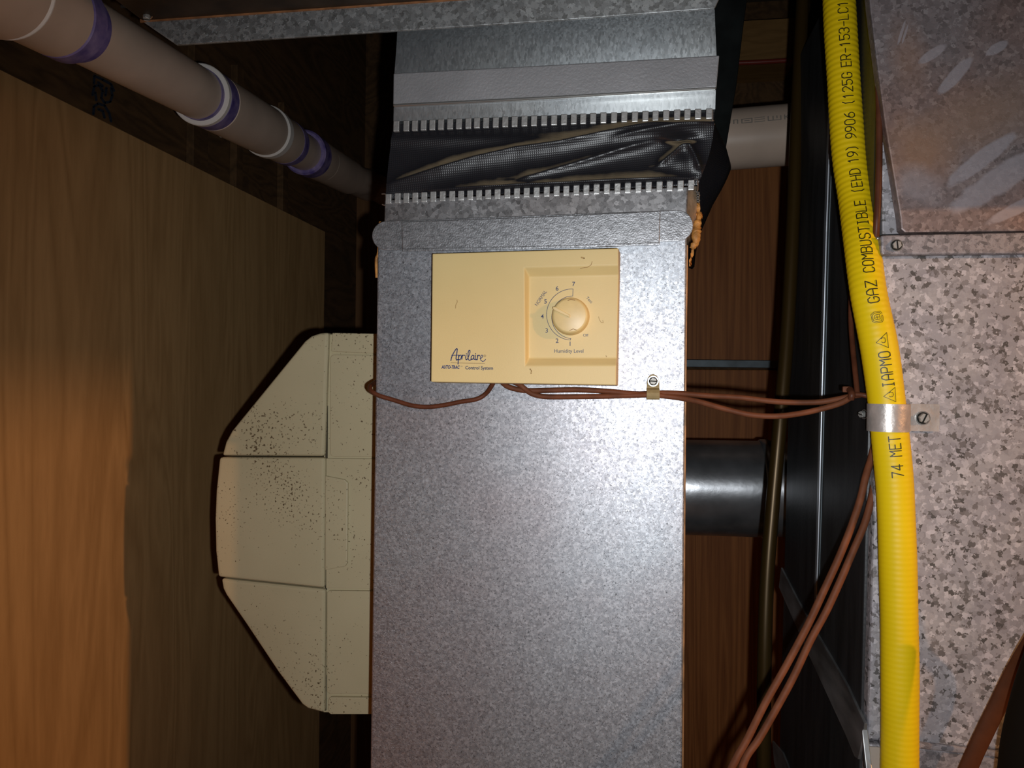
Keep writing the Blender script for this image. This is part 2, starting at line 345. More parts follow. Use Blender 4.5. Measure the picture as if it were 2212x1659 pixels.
def on_plane(cx, cy, y, ang=0.0):
    c, s = math.cos(ang), math.sin(ang)
    return lambda x, yy: P(cx + x*c - yy*s, cy - (x*s + yy*c), y)

# ================================================================ SETTING
XL, YB = -0.62, 1.75
H = 2.25
bm = bmesh.new(); box(bm, (-0.75, -1.3, -0.05), (2.7, 1.85, 0)); tag(obj('floor', bm, M['concrete']), kind='structure')
bm = bmesh.new(); box(bm, (-0.75, -1.3, H), (2.7, 1.85, H+0.05)); tag(obj('ceiling', bm, M['ceil']), kind='structure')
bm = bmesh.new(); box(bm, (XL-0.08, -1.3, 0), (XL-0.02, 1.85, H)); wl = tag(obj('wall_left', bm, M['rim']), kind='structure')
zt = CZ + 0.305
bm = bmesh.new(); box(bm, (XL-0.02, -1.25, 0.02), (XL, 1.47, zt))
tag(obj('plywood_sheet', bm, M['ply'], wl, bevel=0.001, seg=1), 'broad golden plywood sheet lining the wall')
bm = bmesh.new(); box(bm, (-0.75, YB, 0), (2.7, YB+0.06, H)); wb = tag(obj('wall_back', bm, M['rim']), kind='structure')
bm = bmesh.new(); box(bm, (-0.75, -1.3, 0), (2.7, -1.25, H)); tag(obj('wall_front', bm, M['white_wall']), kind='structure')
bm = bmesh.new(); box(bm, (2.65, -1.25, 0), (2.7, YB, H)); tag(obj('wall_right', bm, M['white_wall']), kind='structure')
# unseen partition, added so that its opening shapes the lamplight
XP = 1.05
zh = CZ + 0.376
bm = bmesh.new()
box(bm, (XP, -1.25, 0), (XP+0.10, -0.75, H)); box(bm, (XP, 0.62, 0), (XP+0.10, YB, H)); box(bm, (XP, -0.75, zh), (XP+0.10, 0.62, H))
tag(obj('added_partition', bm, M['white_wall']), kind='structure')

# boards and blocking on the back wall
def board(pix, y, d, mt, name='board', par=wb): return obj(name, pp(pix, y, d), mt, par, bevel=0.001, seg=1)
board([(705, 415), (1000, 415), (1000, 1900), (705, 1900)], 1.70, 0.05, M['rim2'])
board([(1450, 355), (1760, 345), (1760, 795), (1450, 790)], 1.69, 0.06, M['backwood'])
board([(1450, 798), (1760, 800), (1760, 958), (1450, 952)], 1.69, 0.06, M['backwood'])
board([(1450, 965), (1760, 968), (1760, 1900), (1450, 1900)], 1.70, 0.05, M['backwood'])
board([(1450, 135), (1760, 128), (1760, 345), (1450, 355)], 1.72, 0.03, M['rim'])
board([(1560, 47), (1720, 38), (1720, 124), (1560, 133)], 1.60, 0.15, M['lightwood'], 'block')
# blocking and stamped rim board on the left wall above the sheet
for x0, y0, x1, y1 in ((404, 300, 436, 392), (498, 330, 512, 425), (600, 380, 611, 455)):
    a = PX(x0, y0, XL-0.018); b = PX(x1, y1, XL-0.018)
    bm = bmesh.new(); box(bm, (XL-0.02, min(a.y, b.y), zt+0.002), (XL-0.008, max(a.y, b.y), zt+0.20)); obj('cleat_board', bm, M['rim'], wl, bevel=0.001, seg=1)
sn = lambda x, y: PX(x, y, XL-0.0188)
bm = bmesh.new()
for st in ([(202, 246), (203, 230), (212, 224), (226, 228), (236, 244), (240, 262)], [(213, 236), (222, 240), (226, 254)],
           [(200, 205), (204, 186), (214, 184), (222, 196), (219, 212), (226, 222), (238, 220), (243, 206), (240, 190)], [(208, 216), (206, 200)], [(228, 206), (230, 190)],
           [(203, 180), (204, 164), (222, 172), (240, 182), (246, 196)], [(212, 178), (222, 186)]):
    ribbon(bm, st, 5.5, sn)
flatmesh('ink_stamp', bm, mat('stamp_ink', (0.012, 0.02, 0.035), rough=0.8), wl)

# ================================================================ RETURN AIR DUCT
YD = 0.68
duct = thing('sheet_metal_duct', (-0.1, YD+0.25, 0), 'tall bare galvanised duct, front face carrying the cream control box', 'duct')
def poly_box(pix, yf, yb, name, mt, par, bevel=0.0012):
    return obj(name, prism([P(a, b, yf) for a, b in pix], (0, yb-yf, 0)), mt, par, bevel=bevel)
TL, TR, BR_, BL = P(816, 508, YD), P(1484, 486, YD), P(1473, 1659, YD), P(800, 1659, YD)
kz = lambda a, b, z: a + (b-a)*((z-a.z)/(b.z-a.z))
bl, br = kz(TL, BL, 0.0), kz(TR, BR_, 0.0)
bl.z = br.z = 0
obj('casing', prism([TL, TR, br, bl], (0, 0.455, 0)), M['duct'], duct, bevel=0.0015)
# lower collar between the tabs and the cleat
poly_box([(831, 432), (1486, 403), (1483, 500), (829, 520)], YD-0.004, YD+0.42, 'collar', M['collar'], duct)
tag(obj('collar_corner', prism([P(1486, 403, YD-.004), P(1507, 402, YD+.014), P(1503, 500, YD+.014), P(1483, 500, YD-.004)], (0, .3, 0)), M['corner'], duct, bevel=.0004), 'bent corner of the collar with orange lamplight painted in')
# cleat with rounded ends and its folded middle
def stadium(x0, y0, r0, x1, y1, r1, n=12):
    an = math.atan2(y1-y0, x1-x0); pts = []
    for k in range(n+1): a = an+math.pi/2+math.pi*k/n; pts.append((x0+r0*math.cos(a), y0+r0*math.sin(a)))
    for k in range(n+1): a = an-math.pi/2+math.pi*k/n; pts.append((x1+r1*math.cos(a), y1+r1*math.sin(a)))
    return pts
cl = obj('slip_cleat', pp(stadium(835, 509, 31.5, 1464, 487, 33.5), YD-0.0075, 0.0025), M['cleat'], duct, bevel=0.0006)
obj('cleat_fold', pp([(867, 478.5), (1150, 468.5), (1427, 455), (1425, 527), (1424, 529), (1150, 536), (869, 542)], YD-0.0115, 0.004), M['cleat'], cl, bevel=0.0012)
obj('cleat_lip', pp([(869, 537), (1150, 531.5), (1425, 523), (1425, 528.5), (1150, 537), (869, 543)], YD-0.0125, 0.002), M['cleat'], cl, bevel=0.0005)
# orange mastic squeezed out at the corner
bm = bmesh.new()
tube(bm, spline([P(1508, 440, YD+.016), P(1509, 462, YD+.014), P(1508, 480, YD+.010), P(1504, 500, YD+.008), P(1502, 520, YD+.006), P(1496, 540, YD+.008), P(1490, 575, YD+.004)], 6), [0.0012]*6+[0.0026]*6+[0.0036]*6+[0.0042]*6+[0.003]*6+[0.0008]*7, 8)
for v in bm.verts: v.co += Vector((random.uniform(-1, 1), random.uniform(-1, 1), random.uniform(-1, 1)))*0.0010
tag(obj('duct_mastic', bm, M['rust'], duct, auto=80), 'orange mastic squeezed out at the corner')
bm = bmesh.new(); tube(bm, spline([P(822, 480, YD+.01), P(818, 545, YD+.003), P(813, 560, YD+.004), P(814, 600, YD+.003)], 5), 0.0016, 6)
obj('duct_mastic', bm, M['rust'], duct, auto=80)
bm = bmesh.new(); tube(bm, spline([P(1484.5, 530, YD+.0005), P(1481, 800, YD+.0005), P(1478, 1200, YD+.0005), P(1474.5, 1700, YD+.0005)], 6), 0.0009, 6)
obj('lit_edge_line', bm, mat('edge_lamplight', (0.35, 0.19, 0.09), rough=.5, metal=.3, noise=60, var=.4), duct, auto=80)  # lamplight along the duct edge, painted as a thin orange line

# ---------------- upper duct
up = thing('upper_duct', P(1200, 150, YD+0.25), 'smooth galvanised duct section hanging above the black fabric sleeve', 'duct')
bm = bmesh.new()
rows = []
L_ = [(862, -40), (860, 30), (857, 92), (852, 160), (850, 262)]; R_ = [(1541, -70), (1543, 0), (1545, 58), (1548, 125), (1545, 236)]
ys = [YD+.045, YD+.028, YD+.006, YD, YD]
for (a, b, y) in zip(L_, R_, ys):
    rows.append([bm.verts.new(P(a[0]+(b[0]-a[0])*k/12, a[1]+(b[1]-a[1])*k/12, y)) for k in range(13)])
back = [[bm.verts.new(v.co+Vector((0, 0.40, 0))) for v in r] for r in rows]
for a, b in zip(rows, rows[1:]):
    for k in range(12): bm.faces.new((a[k], a[k+1], b[k+1], b[k]))
for a, b in zip(back, back[1:]):
    for k in range(12): bm.faces.new((a[k], b[k], b[k+1], a[k+1]))
for i in range(len(rows)-1):
    bm.faces.new((rows[i][0], rows[i+1][0], back[i+1][0], back[i][0])); bm.faces.new((rows[i][12], back[i][12], back[i+1][12], rows[i+1][12]))
for k in range(12):
    bm.faces.new((rows[0][k], back[0][k], back[0][k+1], rows[0][k+1])); bm.faces.new((rows[-1][k], rows[-1][k+1], back[-1][k+1], back[-1][k]))
for e in bm.edges:
    e.smooth = True
obj('casing', bm, M['duct_up'], up, auto=50)
bd = poly_box([(850, 158.5), (1200, 140), (1554, 119.5), (1548, 189), (1200, 210), (849, 227)], YD-0.007, YD+0.40, 'slip_band', M['band'], up, bevel=0.001)
obj('band_lip', pp([(849, 224), (1200, 206.5), (1547, 186.5), (1548, 192), (1200, 212.5), (849, 230)], YD-0.009, 0.004), M['screw'], bd, bevel=0.0012, seg=3)

# ---------------- fabric connector with crimped metal tabs
con = thing('fabric_connector', P(1180, 330, YD+0.2), 'black woven vinyl sleeve crimped between two rows of metal tabs', 'duct connector')
NU, NV = 230, 64
def crest(x, y, pl, w_up, w_dn):
    """height of a fold whose crest runs along the polyline pl (photo pixels over the sleeve)"""
    best = (1e9, 0, 0)
    for i in range(len(pl)-1):
        (x0, y0), (x1, y1) = pl[i], pl[i+1]; dx, dy = x1-x0, y1-y0; L2 = dx*dx+dy*dy
        t = max(0, min(1, ((x-x0)*dx+(y-y0)*dy)/L2)); ex, ey = x-(x0+t*dx), y-(y0+t*dy); d = math.hypot(ex, ey)
        if d < best[0]: best = (d, ey, (i+t)/(len(pl)-1))
    d, ey, t = best; w_ = w_up if ey < 0 else w_dn
    return math.exp(-(math.sqrt(d*d+4)-2)/w_)*min(1, .35+5*t*(1-t))
RID = [([(850, 396), (948, 366), (1030, 342), (1115, 323), (1208, 311), (1300, 290), (1410, 268), (1520, 262)], 11, 26, .0075),
       ([(1120, 392), (1160, 381), (1244, 356), (1337, 327), (1420, 305)], 16, 9, .0042),
       ([(940, 416), (1059, 409), (1170, 403), (1263, 398), (1337, 394), (1420, 391), (1490, 388)], 24, 6, .0095),
       ([(1330, 300), (1400, 285), (1470, 272), (1530, 268)], 8, 12, .004),
       ([(1478, 306), (1452, 330), (1418, 361)], 6, 9, .0045), ([(1478, 306), (1492, 335), (1508, 372)], 7, 9, .006)]
def fold(x, y, v):
    h = sum(A*crest(x, y, pl, wu, wd) for pl, wu, wd, A in RID)
    h -= .0075*math.exp(-((x-1462)/30)**2-((y-300)/9)**2)
    h += .0035*math.exp(-((x-1466)/26)**2-((y-352)/20)**2)
    h += .0022*math.exp(-((x-1000)/260)**2-((y-300)/14)**2)
    return h*min(1, 7*v)*min(1, 14*(1-v))
bm = bmesh.new(); gr = []
for j in range(NV+1):
    v = j/NV; row = []
    for i in range(NU+1):
        u = i/NU
        x0, y0 = 851+u*(1543-851), 270-27*u; x1, y1 = 834+u*(1507-834), 430-30*u
        bul = (10*math.sin(math.pi*v))*(u**8) - 3*math.sin(math.pi*v)*((1-u)**8)
        vv = v
        p = P(x0+(x1-x0)*v+bul, y0+(y1-y0)*vv, YD-0.001)
        p.y -= fold(x0+(x1-x0)*v, y0+(y1-y0)*v, v)
        row.append(bm.verts.new(p))
    gr.append(row)
for i in range(12):                                            # the sleeve goes on round the right corner
    pass
for j in range(NV):
    for i in range(NU): bm.faces.new((gr[j][i], gr[j][i+1], gr[j+1][i+1], gr[j+1][i]))
front_right = [r[-1].co.copy() for r in gr]; front_left = [r[0].co.copy() for r in gr]
obj('sleeve', bm, M['fabric'], con, smooth=True)
bm = bmesh.new(); prev = None                                   # right side with its sagging flap
for k in range(15):
    t = k/14; row = []
    for j in range(NV+1):
        v = j/NV; p = front_right[j].copy()
        p.y += t*0.30
        p.x += (0.004+0.020*math.sin(math.pi*min(1, v*1.05))*math.sin(math.pi*min(1, t*2.2+.12)))*min(1, t*6)
        p.z -= 0.055*math.sin(math.pi*min(1, t*1.3))*max(0, (v-0.55)/0.45)**1.3
        p += Vector((0.002*math.sin(9*v+14*t), 0.002*math.sin(17*v), 0))*min(1, t*6)*min(1, 6*v)
        row.append(bm.verts.new(p))
    if prev:
        for j in range(NV): bm.faces.new((prev[j], row[j], row[j+1], prev[j+1]))
    prev = row
obj('side_flap', bm, M['fabric'], con, smooth=True)
bm = bmesh.new(); a = [bm.verts.new(p) for p in front_left]; b = [bm.verts.new(p+Vector((0.0, 0.30, 0))) for p in front_left]
for j in range(NV): bm.faces.new((a[j], b[j], b[j+1], a[j+1]))
obj('sleeve_side', bm, M['fabric'], con, smooth=True)
cz = lambda q: 800+q/2.698
def tabmesh(x, y0, y1, w_):
    return pp([(x-w_/2+.6, y0), (x+w_/2+.3, y0-.5), (x+w_/2-.5, y1-.5), (x-w_/2, y1)], YD-0.0055, 0.0035)
for q in (150,208,258,309,360,410,463,515,570,620,673,730,785,840,897,953,1012,1070,1128,1185,1240,1298,1358,1420,1480,1542,1603,1662,1724,1788,1848,1910,1975):
    x = cz(q); y0 = 261.5-27.5*(x-855)/677
    obj('tab', tabmesh(x, y0+random.uniform(-.6, .6), y0+22.5, 12.6+1.6*(x-855)/677), M['tab'], con, bevel=0.0006, seg=2)
for q in (105,158,208,260,312,365,420,475,527,580,632,685,740,797,853,910,968,1027,1085,1141,1200,1258,1318,1378,1440,1500,1562,1622,1685,1745,1808,1870):
    x = cz(q); y0 = 418.5-29.5*(x-839)/654
    obj('tab', tabmesh(x, y0+random.uniform(-.6, .6), y0+21.5, 12.6+1.4*(x-839)/654), M['tab'], con, bevel=0.0006, seg=2)
bm = bmesh.new()                                                # curled ends of the crimp strips going back round the corners
def loop(cx, cy, wx, hy, y):
    q = [(cx-wx, cy-hy), (cx+wx*.6, cy-hy), (cx+wx, cy-hy*.7), (cx+wx*.9, cy+hy*.8), (cx+wx*.3, cy+hy), (cx-wx*.8, cy+hy*.9)]
    tube(bm, spline([P(a, b, y) for a, b in q], 3), 0.00045, 5)
loop(1537, 250, 2.6, 12, YD-.003); loop(1503.5, 400, 4, 13, YD-.003); loop(829, 431, 4.5, 12, YD-.003)
for k in range(7):
    loop(1541+k*.4, 268+k*6.6, 2.2, 1.9, YD+.006*k); loop(1507+(k % 2), 417+k*5.4, 3, 2.0, YD+.004*k)
tag(obj('crimp_curls', bm, M['screw'], con, auto=60), kind='stuff')

# the black sleeve behind, right of the upper duct
tag(obj('insulated_duct', pp([(1537, -60), (1622, -60), (1606, 60), (1592, 180), (1566, 335), (1552, 420), (1537, 420)], YD+0.06, 0.30), mat('black_wrap', (0.004, 0.005, 0.005), rough=.9, spec=.1, noise=60, var=.4), bevel=0.004),
    'black wrapped duct hanging just behind the upper duct', 'duct')

# ---------------- trunk duct overhead
YT = 0.60
trunk = thing('trunk_duct', P(900, -60, 0.5), 'large galvanised trunk duct crossing overhead with a hanging flange', 'duct')
obj('flange', pp([(306, 45), (860, 1), (1000, -9), (1500, -38), (1556, -8), (1544, 18), (1200, 44), (860, 66), (600, 83), (381, 97)], YT, 0.0025), M['trunk'], trunk, bevel=0.0006)
fl, fr_ = P(308, 44, YT), P(1552, -42, YT)
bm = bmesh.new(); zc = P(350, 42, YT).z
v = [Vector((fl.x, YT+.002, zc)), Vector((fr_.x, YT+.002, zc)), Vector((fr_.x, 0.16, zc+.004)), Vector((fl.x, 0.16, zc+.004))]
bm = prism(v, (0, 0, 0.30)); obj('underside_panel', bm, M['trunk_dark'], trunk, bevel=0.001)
bm = bmesh.new(); box(bm, (fl.x-.002, YT-.0007, zc-.0015), (fr_.x, YT+.0005, zc+.0012)); obj('fold_edge', bm, mat('fold_glow', (0.25, 0.11, 0.045), rough=.5, noise=80, var=.4), trunk)  # orange glow along the fold, put into its colour
def PZ(px, py, z): d = ray(px, py); return CAM + d*((z-CZ)/d.z)
bm = bmesh.new(); a_, b_ = PZ(262, 14, zc+.002), PZ(445, 1, zc+.002)
tube(bm, [a_, b_, b_+(b_-a_)*2], 0.0014, 6); obj('seam', bm, M['black'], trunk)
screw('screw', PZ(318, 29, zc+.002)+Vector((0, 0, -.001)), 0.0042, .4, trunk, axis=(0.1, -.35, -1), tall=1.1)

# ================================================================ CONTROL BOX
YC = YD-0.028
ctl = thing('humidity_control', P(1130, 690, YD), 'cream plastic humidity control box with a round dial', 'control')
A, B_, D_, Cc = (934, 548), (1336, 536), (931, 825), (1331, 832)
bm = bmesh.new()
r1, r2, r3, r4 = (1133, 578), (1336, 573), (1135, 790), (1331.5, 789)
f1, f2, f3, f4 = (1143, 598), (1335, 594), (1142, 774), (1331.5, 774)
yf = YC+0.0062
V = {}
def vv(k, q, y): V[k] = bm.verts.new(P(q[0], q[1], y)); return V[k]
for k, q in zip('ABDC', (A, B_, D_, Cc)): vv(k, q, YC)
for k, q in zip(('r1', 'r2', 'r3', 'r4'), (r1, r2, r3, r4)): vv(k, q, YC)
for k, q in zip(('f1', 'f2', 'f3', 'f4'), (f1, f2, f3, f4)): vv(k, q, yf)
for k, q in zip(('f2', 'f4'), (f2, f4)):                       # keep the floor's outer ends on the side wall
    V[k].co.x = (V['r2'] if k == 'f2' else V['r4']).co.x + 0.0002
for k, s in (('Ab', 'A'), ('Bb', 'B'), ('Db', 'D'), ('Cb', 'C')):
    c = V[s].co.copy(); sx = -1 if s in 'AD' else 1; sz = 1 if s in 'AB' else -1
    V[k] = bm.verts.new((c.x+sx*.0012, YD-0.0001, c.z+sz*.0008))
for f in (('A','B','r2','r1'), ('A','r1','r3','D'), ('D','r3','r4','C'), ('r1','r2','f2','f1'), ('r1','f1','f3','r3'), ('f3','f4','r4','r3'), ('f1','f2','f4','f3'),
          ('B','Bb','Cb','C','r4','f4','f2','r2'), ('A','Ab','Bb','B'), ('D','C','Cb','Db'), ('A','D','Db','Ab'), ('Ab','Db','Cb','Bb')):
    bm.faces.new([V[i] for i in f])
cover = obj('cover', bm, M['cover'], ctl, bevel=0.0011, seg=3)
# dial
kc = P(1233, 684, yf); NK = 48
def lathe(bm, c, ax, prof, n=NK):
    ax = Vector(ax).normalized(); u = ax.orthogonal().normalized(); w_ = ax.cross(u); rings = []
    for r, h in prof: rings.append([bm.verts.new(c+ax*h+(u*math.cos(2*math.pi*k/n)+w_*math.sin(2*math.pi*k/n))*r) for k in range(n)] if r > 0 else [bm.verts.new(c+ax*h)])
    for a, b in zip(rings, rings[1:]):
        for k in range(n):
            if len(b) == 1: bm.faces.new((a[k], a[(k+1) % n], b[0]))
            elif len(a) == 1: bm.faces.new((a[0], b[(k+1) % n], b[k]))
            else: bm.faces.new((a[k], a[(k+1) % n], b[(k+1) % n], b[k]))
bm = bmesh.new(); lathe(bm, kc, (0, -1, 0), [(0.0162, 0), (0.0160, 0.004), (0.0152, 0.0085), (0.0145, 0.0098), (0.0132, 0.0102), (0, 0.0100)])
knob = obj('dial', bm, M['knob'], ctl, auto=60)
yk = yf-0.0103
bm = pp([(1194, 662.5), (1200, 663), (1232, 680.5), (1230.5, 686), (1198, 670.5), (1194, 667)], yk-.001, 0.003); obj('pointer', bm, M['knob'], knob, bevel=0.0005)
for st, w_ in (([(1227, 649), (1233, 646.5), (1242, 648.5)], 1.8), ([(1230.5, 714), (1238, 710.5), (1246, 713)], 1.2)):
    bm = bmesh.new(); ribbon(bm, st, w_, lambda x, y: P(x, y, yk-.0001)); flatmesh('thumb_notch', bm, M['knob_dark'], knob)  # flat dark strokes stand in for the shade of the notches
# printing on the recessed face
ypr = yf-0.00012
fp = lambda x, y: P(x, y, ypr)
bm = bmesh.new()
arc = lambda cx, cy, r, a0, a1, n=30: [(cx+r*math.cos(math.radians(a0+(a1-a0)*k/n)), cy-r*math.sin(math.radians(a0+(a1-a0)*k/n))) for k in range(n+1)]
out = arc(1236, 679.5, 55.3, 88, 266); inn = arc(1238, 685.5, 46.2, 91, 264)
ribbon(bm, out, 1.15, fp); ribbon(bm, inn, 1.15, fp); ribbon(bm, [out[0], inn[0]], 1.15, fp); ribbon(bm, [out[-1], inn[-1]], 1.15, fp)
flatmesh('scale_arc', bm, M['ink'], ctl)
for s, x, y in (('7', 1239, 614), ('6', 1203.5, 623.5), ('5', 1178.5, 651.5), ('4', 1171.5, 684), ('3', 1181, 714.5), ('2', 1203.5, 736.5), ('1', 1231.5, 743)):
    text_on('numeral', s, 13.5, on_plane(x, y, ypr), M['ink'], ctl, bold=0.15)
text_on('lettering', 'NORMAL', 11.0, on_plane(1168.5, 644.2, ypr, math.radians(56)), M['ink'], ctl, xs=.84)
text_on('lettering', 'Test', 8.8, on_plane(1273, 648, ypr, math.radians(-46)), M['ink'], ctl, xs=1.05)
text_on('lettering', 'Off', 8.6, on_plane(1265, 724.5, ypr), M['ink'], ctl)
text_on('lettering', 'Humidity Level', 11.2, on_plane(1229, 758.5, ypr), M['ink'], ctl, bold=0.05, xs=0.94)
# printing on the flat face
yp2 = YC-0.00012
fq = lambda x, y: P(x, y, yp2)
q = lambda *c: [(920+a/9.217, 730+b/9.217) for a, b in c]
bm = bmesh.new()
W = 2.0
for st, w_ in ((q((498, 450), (512, 385), (545, 310), (590, 235), (612, 210), (625, 222), (618, 290), (604, 370), (600, 415), (612, 442), (632, 430)), 2.1), (q((512, 345), (560, 345), (650, 342)), 1.5),
               (q((655, 345), (645, 430), (640, 520)), 2.1), (q((650, 385), (672, 345), (698, 342), (708, 370), (700, 405), (680, 435), (655, 430)), 1.8),
               (q((725, 340), (722, 380), (716, 425)), 1.9), (q((722, 372), (742, 345), (765, 340), (772, 352)), 1.7), (q((800, 345), (792, 385), (796, 425), (810, 435), (828, 420)), 1.9), (q((806, 316), (808, 318)), 2.2),
               (q((828, 420), (858, 350), (880, 280), (876, 246), (858, 246), (842, 290), (836, 360), (842, 415), (862, 448), (888, 440), (905, 415)), 1.8),
               (q((955, 352), (930, 345), (905, 368), (897, 405), (910, 430), (930, 425), (952, 390), (958, 350), (952, 400), (958, 428), (974, 425)), 1.8),
               (q((990, 345), (982, 390), (986, 428), (1000, 436), (1018, 418)), 1.9), (q((988, 314), (990, 316)), 2.2), (q((1030, 345), (1028, 385), (1022, 435)), 1.9), (q((1028, 375), (1045, 345), (1068, 345), (1070, 360)), 1.7),
               (q((1078, 410), (1105, 400), (1128, 375), (1128, 345), (1108, 342), (1088, 372), (1084, 415), (1098, 450), (1130, 468), (1165, 458), (1188, 425)), 1.5)):
    ribbon(bm, st, w_, fq)
flatmesh('script_logo', bm, M['ink_blue'], ctl)
bm = bmesh.new(); ribbon(bm, q((497, 494), (1172, 508)), 0.8, fq, dots=False); ribbon(bm, arc(1047.2, 768.6, 2.3, 0, 360, 14), .7, fq, dots=False); flatmesh('underline', bm, M['ink_brown'], ctl)
text_on('registered_mark', 'R', 3.4, on_plane(1047.2, 768.8, yp2), M['ink_brown'], ctl)
text_on('lettering', 'AUTO-TRAC', 10.2, on_plane(973, 793.3, yp2, math.radians(-.8)), M['ink_blue'], ctl, bold=0.42, shear=.22, xs=.66)
text_on('trade_mark', 'TM', 3.2, on_plane(997, 791.5, yp2), M['ink'], ctl)
text_on('lettering', 'Control System', 10.2, on_plane(1035.3, 795, yp2, math.radians(-.9)), M['ink'], ctl, bold=0.22, xs=.93)

for st, w_, y_, mt in (([(984, 666), (984.5, 659), (988, 652), (987, 648)], 1.0, yp2, 'knob_dark'), ([(1256, 556), (1262, 558)], 3.2, yp2, 'stain'), ([(1254, 580), (1262, 578), (1270, 577), (1277, 572), (1279, 565)], 1.1, yp2, 'knob_dark'),
                       ([(1293, 684), (1295, 691), (1299, 697), (1303, 697), (1302, 692)], 1.1, ypr, 'stain'), ([(1145, 797), (1148, 801), (1147, 807)], 2.4, yp2, 'stain'), ([(1309, 768.5), (1310.5, 771)], 1.3, ypr, 'knob_dark')):
    bm = bmesh.new(); ribbon(bm, st, w_, lambda x, y: P(x, y, y_)); flatmesh('grime_mark', bm, M[mt], cover)

# ================================================================ HUMIDIFIER
YH = 0.775
hum = thing('humidifier', P(640, 1130, YH+0.1), 'off-white plastic humidifier with slanted cover, on the left duct side', 'humidifier')
DH = 0.26
top = [(709, 718), (690, 720), (672, 726), (658, 737), (500, 931), (487, 955), (479, 984.5), (700, 985.5)]
mid = [(473.5, 988), (466, 1060), (463.5, 1120), (465, 1190), (471, 1246.5), (699.5, 1270.5), (701.5, 988.5)]
bot = [(477, 1250), (481, 1272), (488, 1286), (530, 1347), (600, 1452), (652, 1522), (664, 1531), (700, 1540.5), (702, 1273.5)]
ct = obj('front_cover', pp(top, YH, DH), M['hum'], hum, bevel=0.0035, seg=3)
obj('front_cover', pp(mid, YH-.001, DH+.002), M['hum'], hum, bevel=0.0035, seg=3)
obj('front_cover', pp(bot, YH, DH), M['hum'], hum, bevel=0.0035, seg=3)
obj('housing', pp([(700, 722), (880, 724), (880, 1541), (698, 1539)], YH+0.006, DH-.02), M['hum'], hum, bevel=0.001)
def rr(x0, y0, x1, y1, r=8): return [(x0+r, y0), (x1, y0+2), (x1, y1), (x0+r, y1), (x0+r*.3, y1-r*.3), (x0, y1-r), (x0, y0+r), (x0+r*.3, y0+r*.3)]
for pnl in ([(718, 719), (880, 722), (880, 767), (715, 759)], rr(713, 766, 880, 987), [(704.5, 990), (880, 992), (880, 1273), (704, 1271)], rr(706, 1276, 880, 1499, 6), rr(709, 1506, 880, 1543, 6)):
    obj('side_panel', pp(pnl, YH+.0022, 0.006), M['hum'], hum, bevel=0.0009, seg=2)
obj('latch', pp([(702, 1028), (744, 1036), (751, 1043), (750, 1216), (745, 1224), (702, 1232)], YH-.0008, 0.008), M['hum'], hum, bevel=0.0012, seg=2)
obj('seam_strip', pp([(704, 735), (708, 735), (703.8, 1535), (700, 1535)], YH+.0045, 0.003), M['hum_dark'], hum)

# ================================================================ PLASTIC PIPES
pl = thing('pvc_pipe', P(300, 150, 0.9), 'white plastic pipe with purple primer rings, slanting back along the left wall', 'pipe')
RP = 0.030
def axis_pt(px_, depth):                                        # centre of the slanting pipe where the photo shows it
    return px_
A0 = CAM + (FWD + RT*((300-1106)/F) + UP*((829.5-131)/F))*0.775
A1 = CAM + (FWD + RT*((722-1106)/F) + UP*((829.5-365)/F))*1.47
AX = (A1-A0).normalized()
def at_px(px_):                                                 # axis point whose column is px_
    lo, hi = -0.5, 1.5
    for _ in range(40):
        t = (lo+hi)/2; p = A0+AX*t-CAM; x = 1106+F*p.dot(RT)/p.dot(FWD)
        lo, hi = (t, hi) if x < px_ else (lo, t)
    return (lo+hi)/2
def ring(t0, t1, r0, r1=None, mt='pvc', name='coupling', lip=0.0015):
    r1 = r1 or r0; bm = bmesh.new(); n = 48; c = A0+AX*t0; Ln = t1-t0
    u = AX.orthogonal().normalized(); w_ = AX.cross(u)
    prof = [(RP*.98, 0), (r0-lip, 0), (r0, lip), (r1, Ln-lip), (r1-lip, Ln), (RP*.98, Ln)]
    rings = [[bm.verts.new(c+AX*h+(u*math.cos(2*math.pi*k/n)+w_*math.sin(2*math.pi*k/n))*r) for k in range(n)] for r, h in prof]
    for a, b in zip(rings, rings[1:]+rings[:1]):
        for k in range(n): bm.faces.new((a[k], a[(k+1) % n], b[(k+1) % n], b[k]))
    return obj(name, bm, M[mt], pl, auto=40)
t_ = at_px
bm = bmesh.new(); t0 = -0.45
tube(bm, [A0+AX*(t0+(t_(795)-t0)*k/20) for k in range(21)], RP, 48); obj('pipe', bm, M['pvc'], pl, auto=60)
ring(t_(-150), t_(12), RP*1.34, mt='pvc', lip=.004); ring(t_(12), t_(118), RP*1.17, mt='pvc')
ring(t_(12), t_(20), RP*1.29, mt='pvc_lip', name='coupling_lip')
ring(t_(118), t_(150), RP*1.175, mt='primer', name='primer_band'); ring(t_(150), t_(170), RP*1.012, mt='primer', name='primer_band', lip=.0002)
ring(t_(425), t_(431), RP*1.02, mt='primer', name='primer_band', lip=.0002); ring(t_(431), t_(438), RP*1.20, mt='pvc_lip', name='coupling_lip', lip=.001); ring(t_(438), t_(458), RP*1.18, mt='primer', name='primer_band')
ring(t_(458), t_(572), RP*1.175); ring(t_(572), t_(583), RP*1.25, mt='pvc_lip', name='coupling_lip', lip=.003); ring(t_(583), t_(612), RP*1.16); ring(t_(612), t_(622), RP*1.165, mt='primer', name='primer_band', lip=.0003)
ring(t_(656), t_(672), RP*1.25, mt='primer', name='primer_band', lip=.003); ring(t_(672), t_(692), RP*1.18); ring(t_(692), t_(752), RP*1.16, mt='pvc')
e0 = A0+AX*(t_(748)); bm = bmesh.new()
pe = P(800, 398, 1.66); pg = P(850, 425, 1.70)
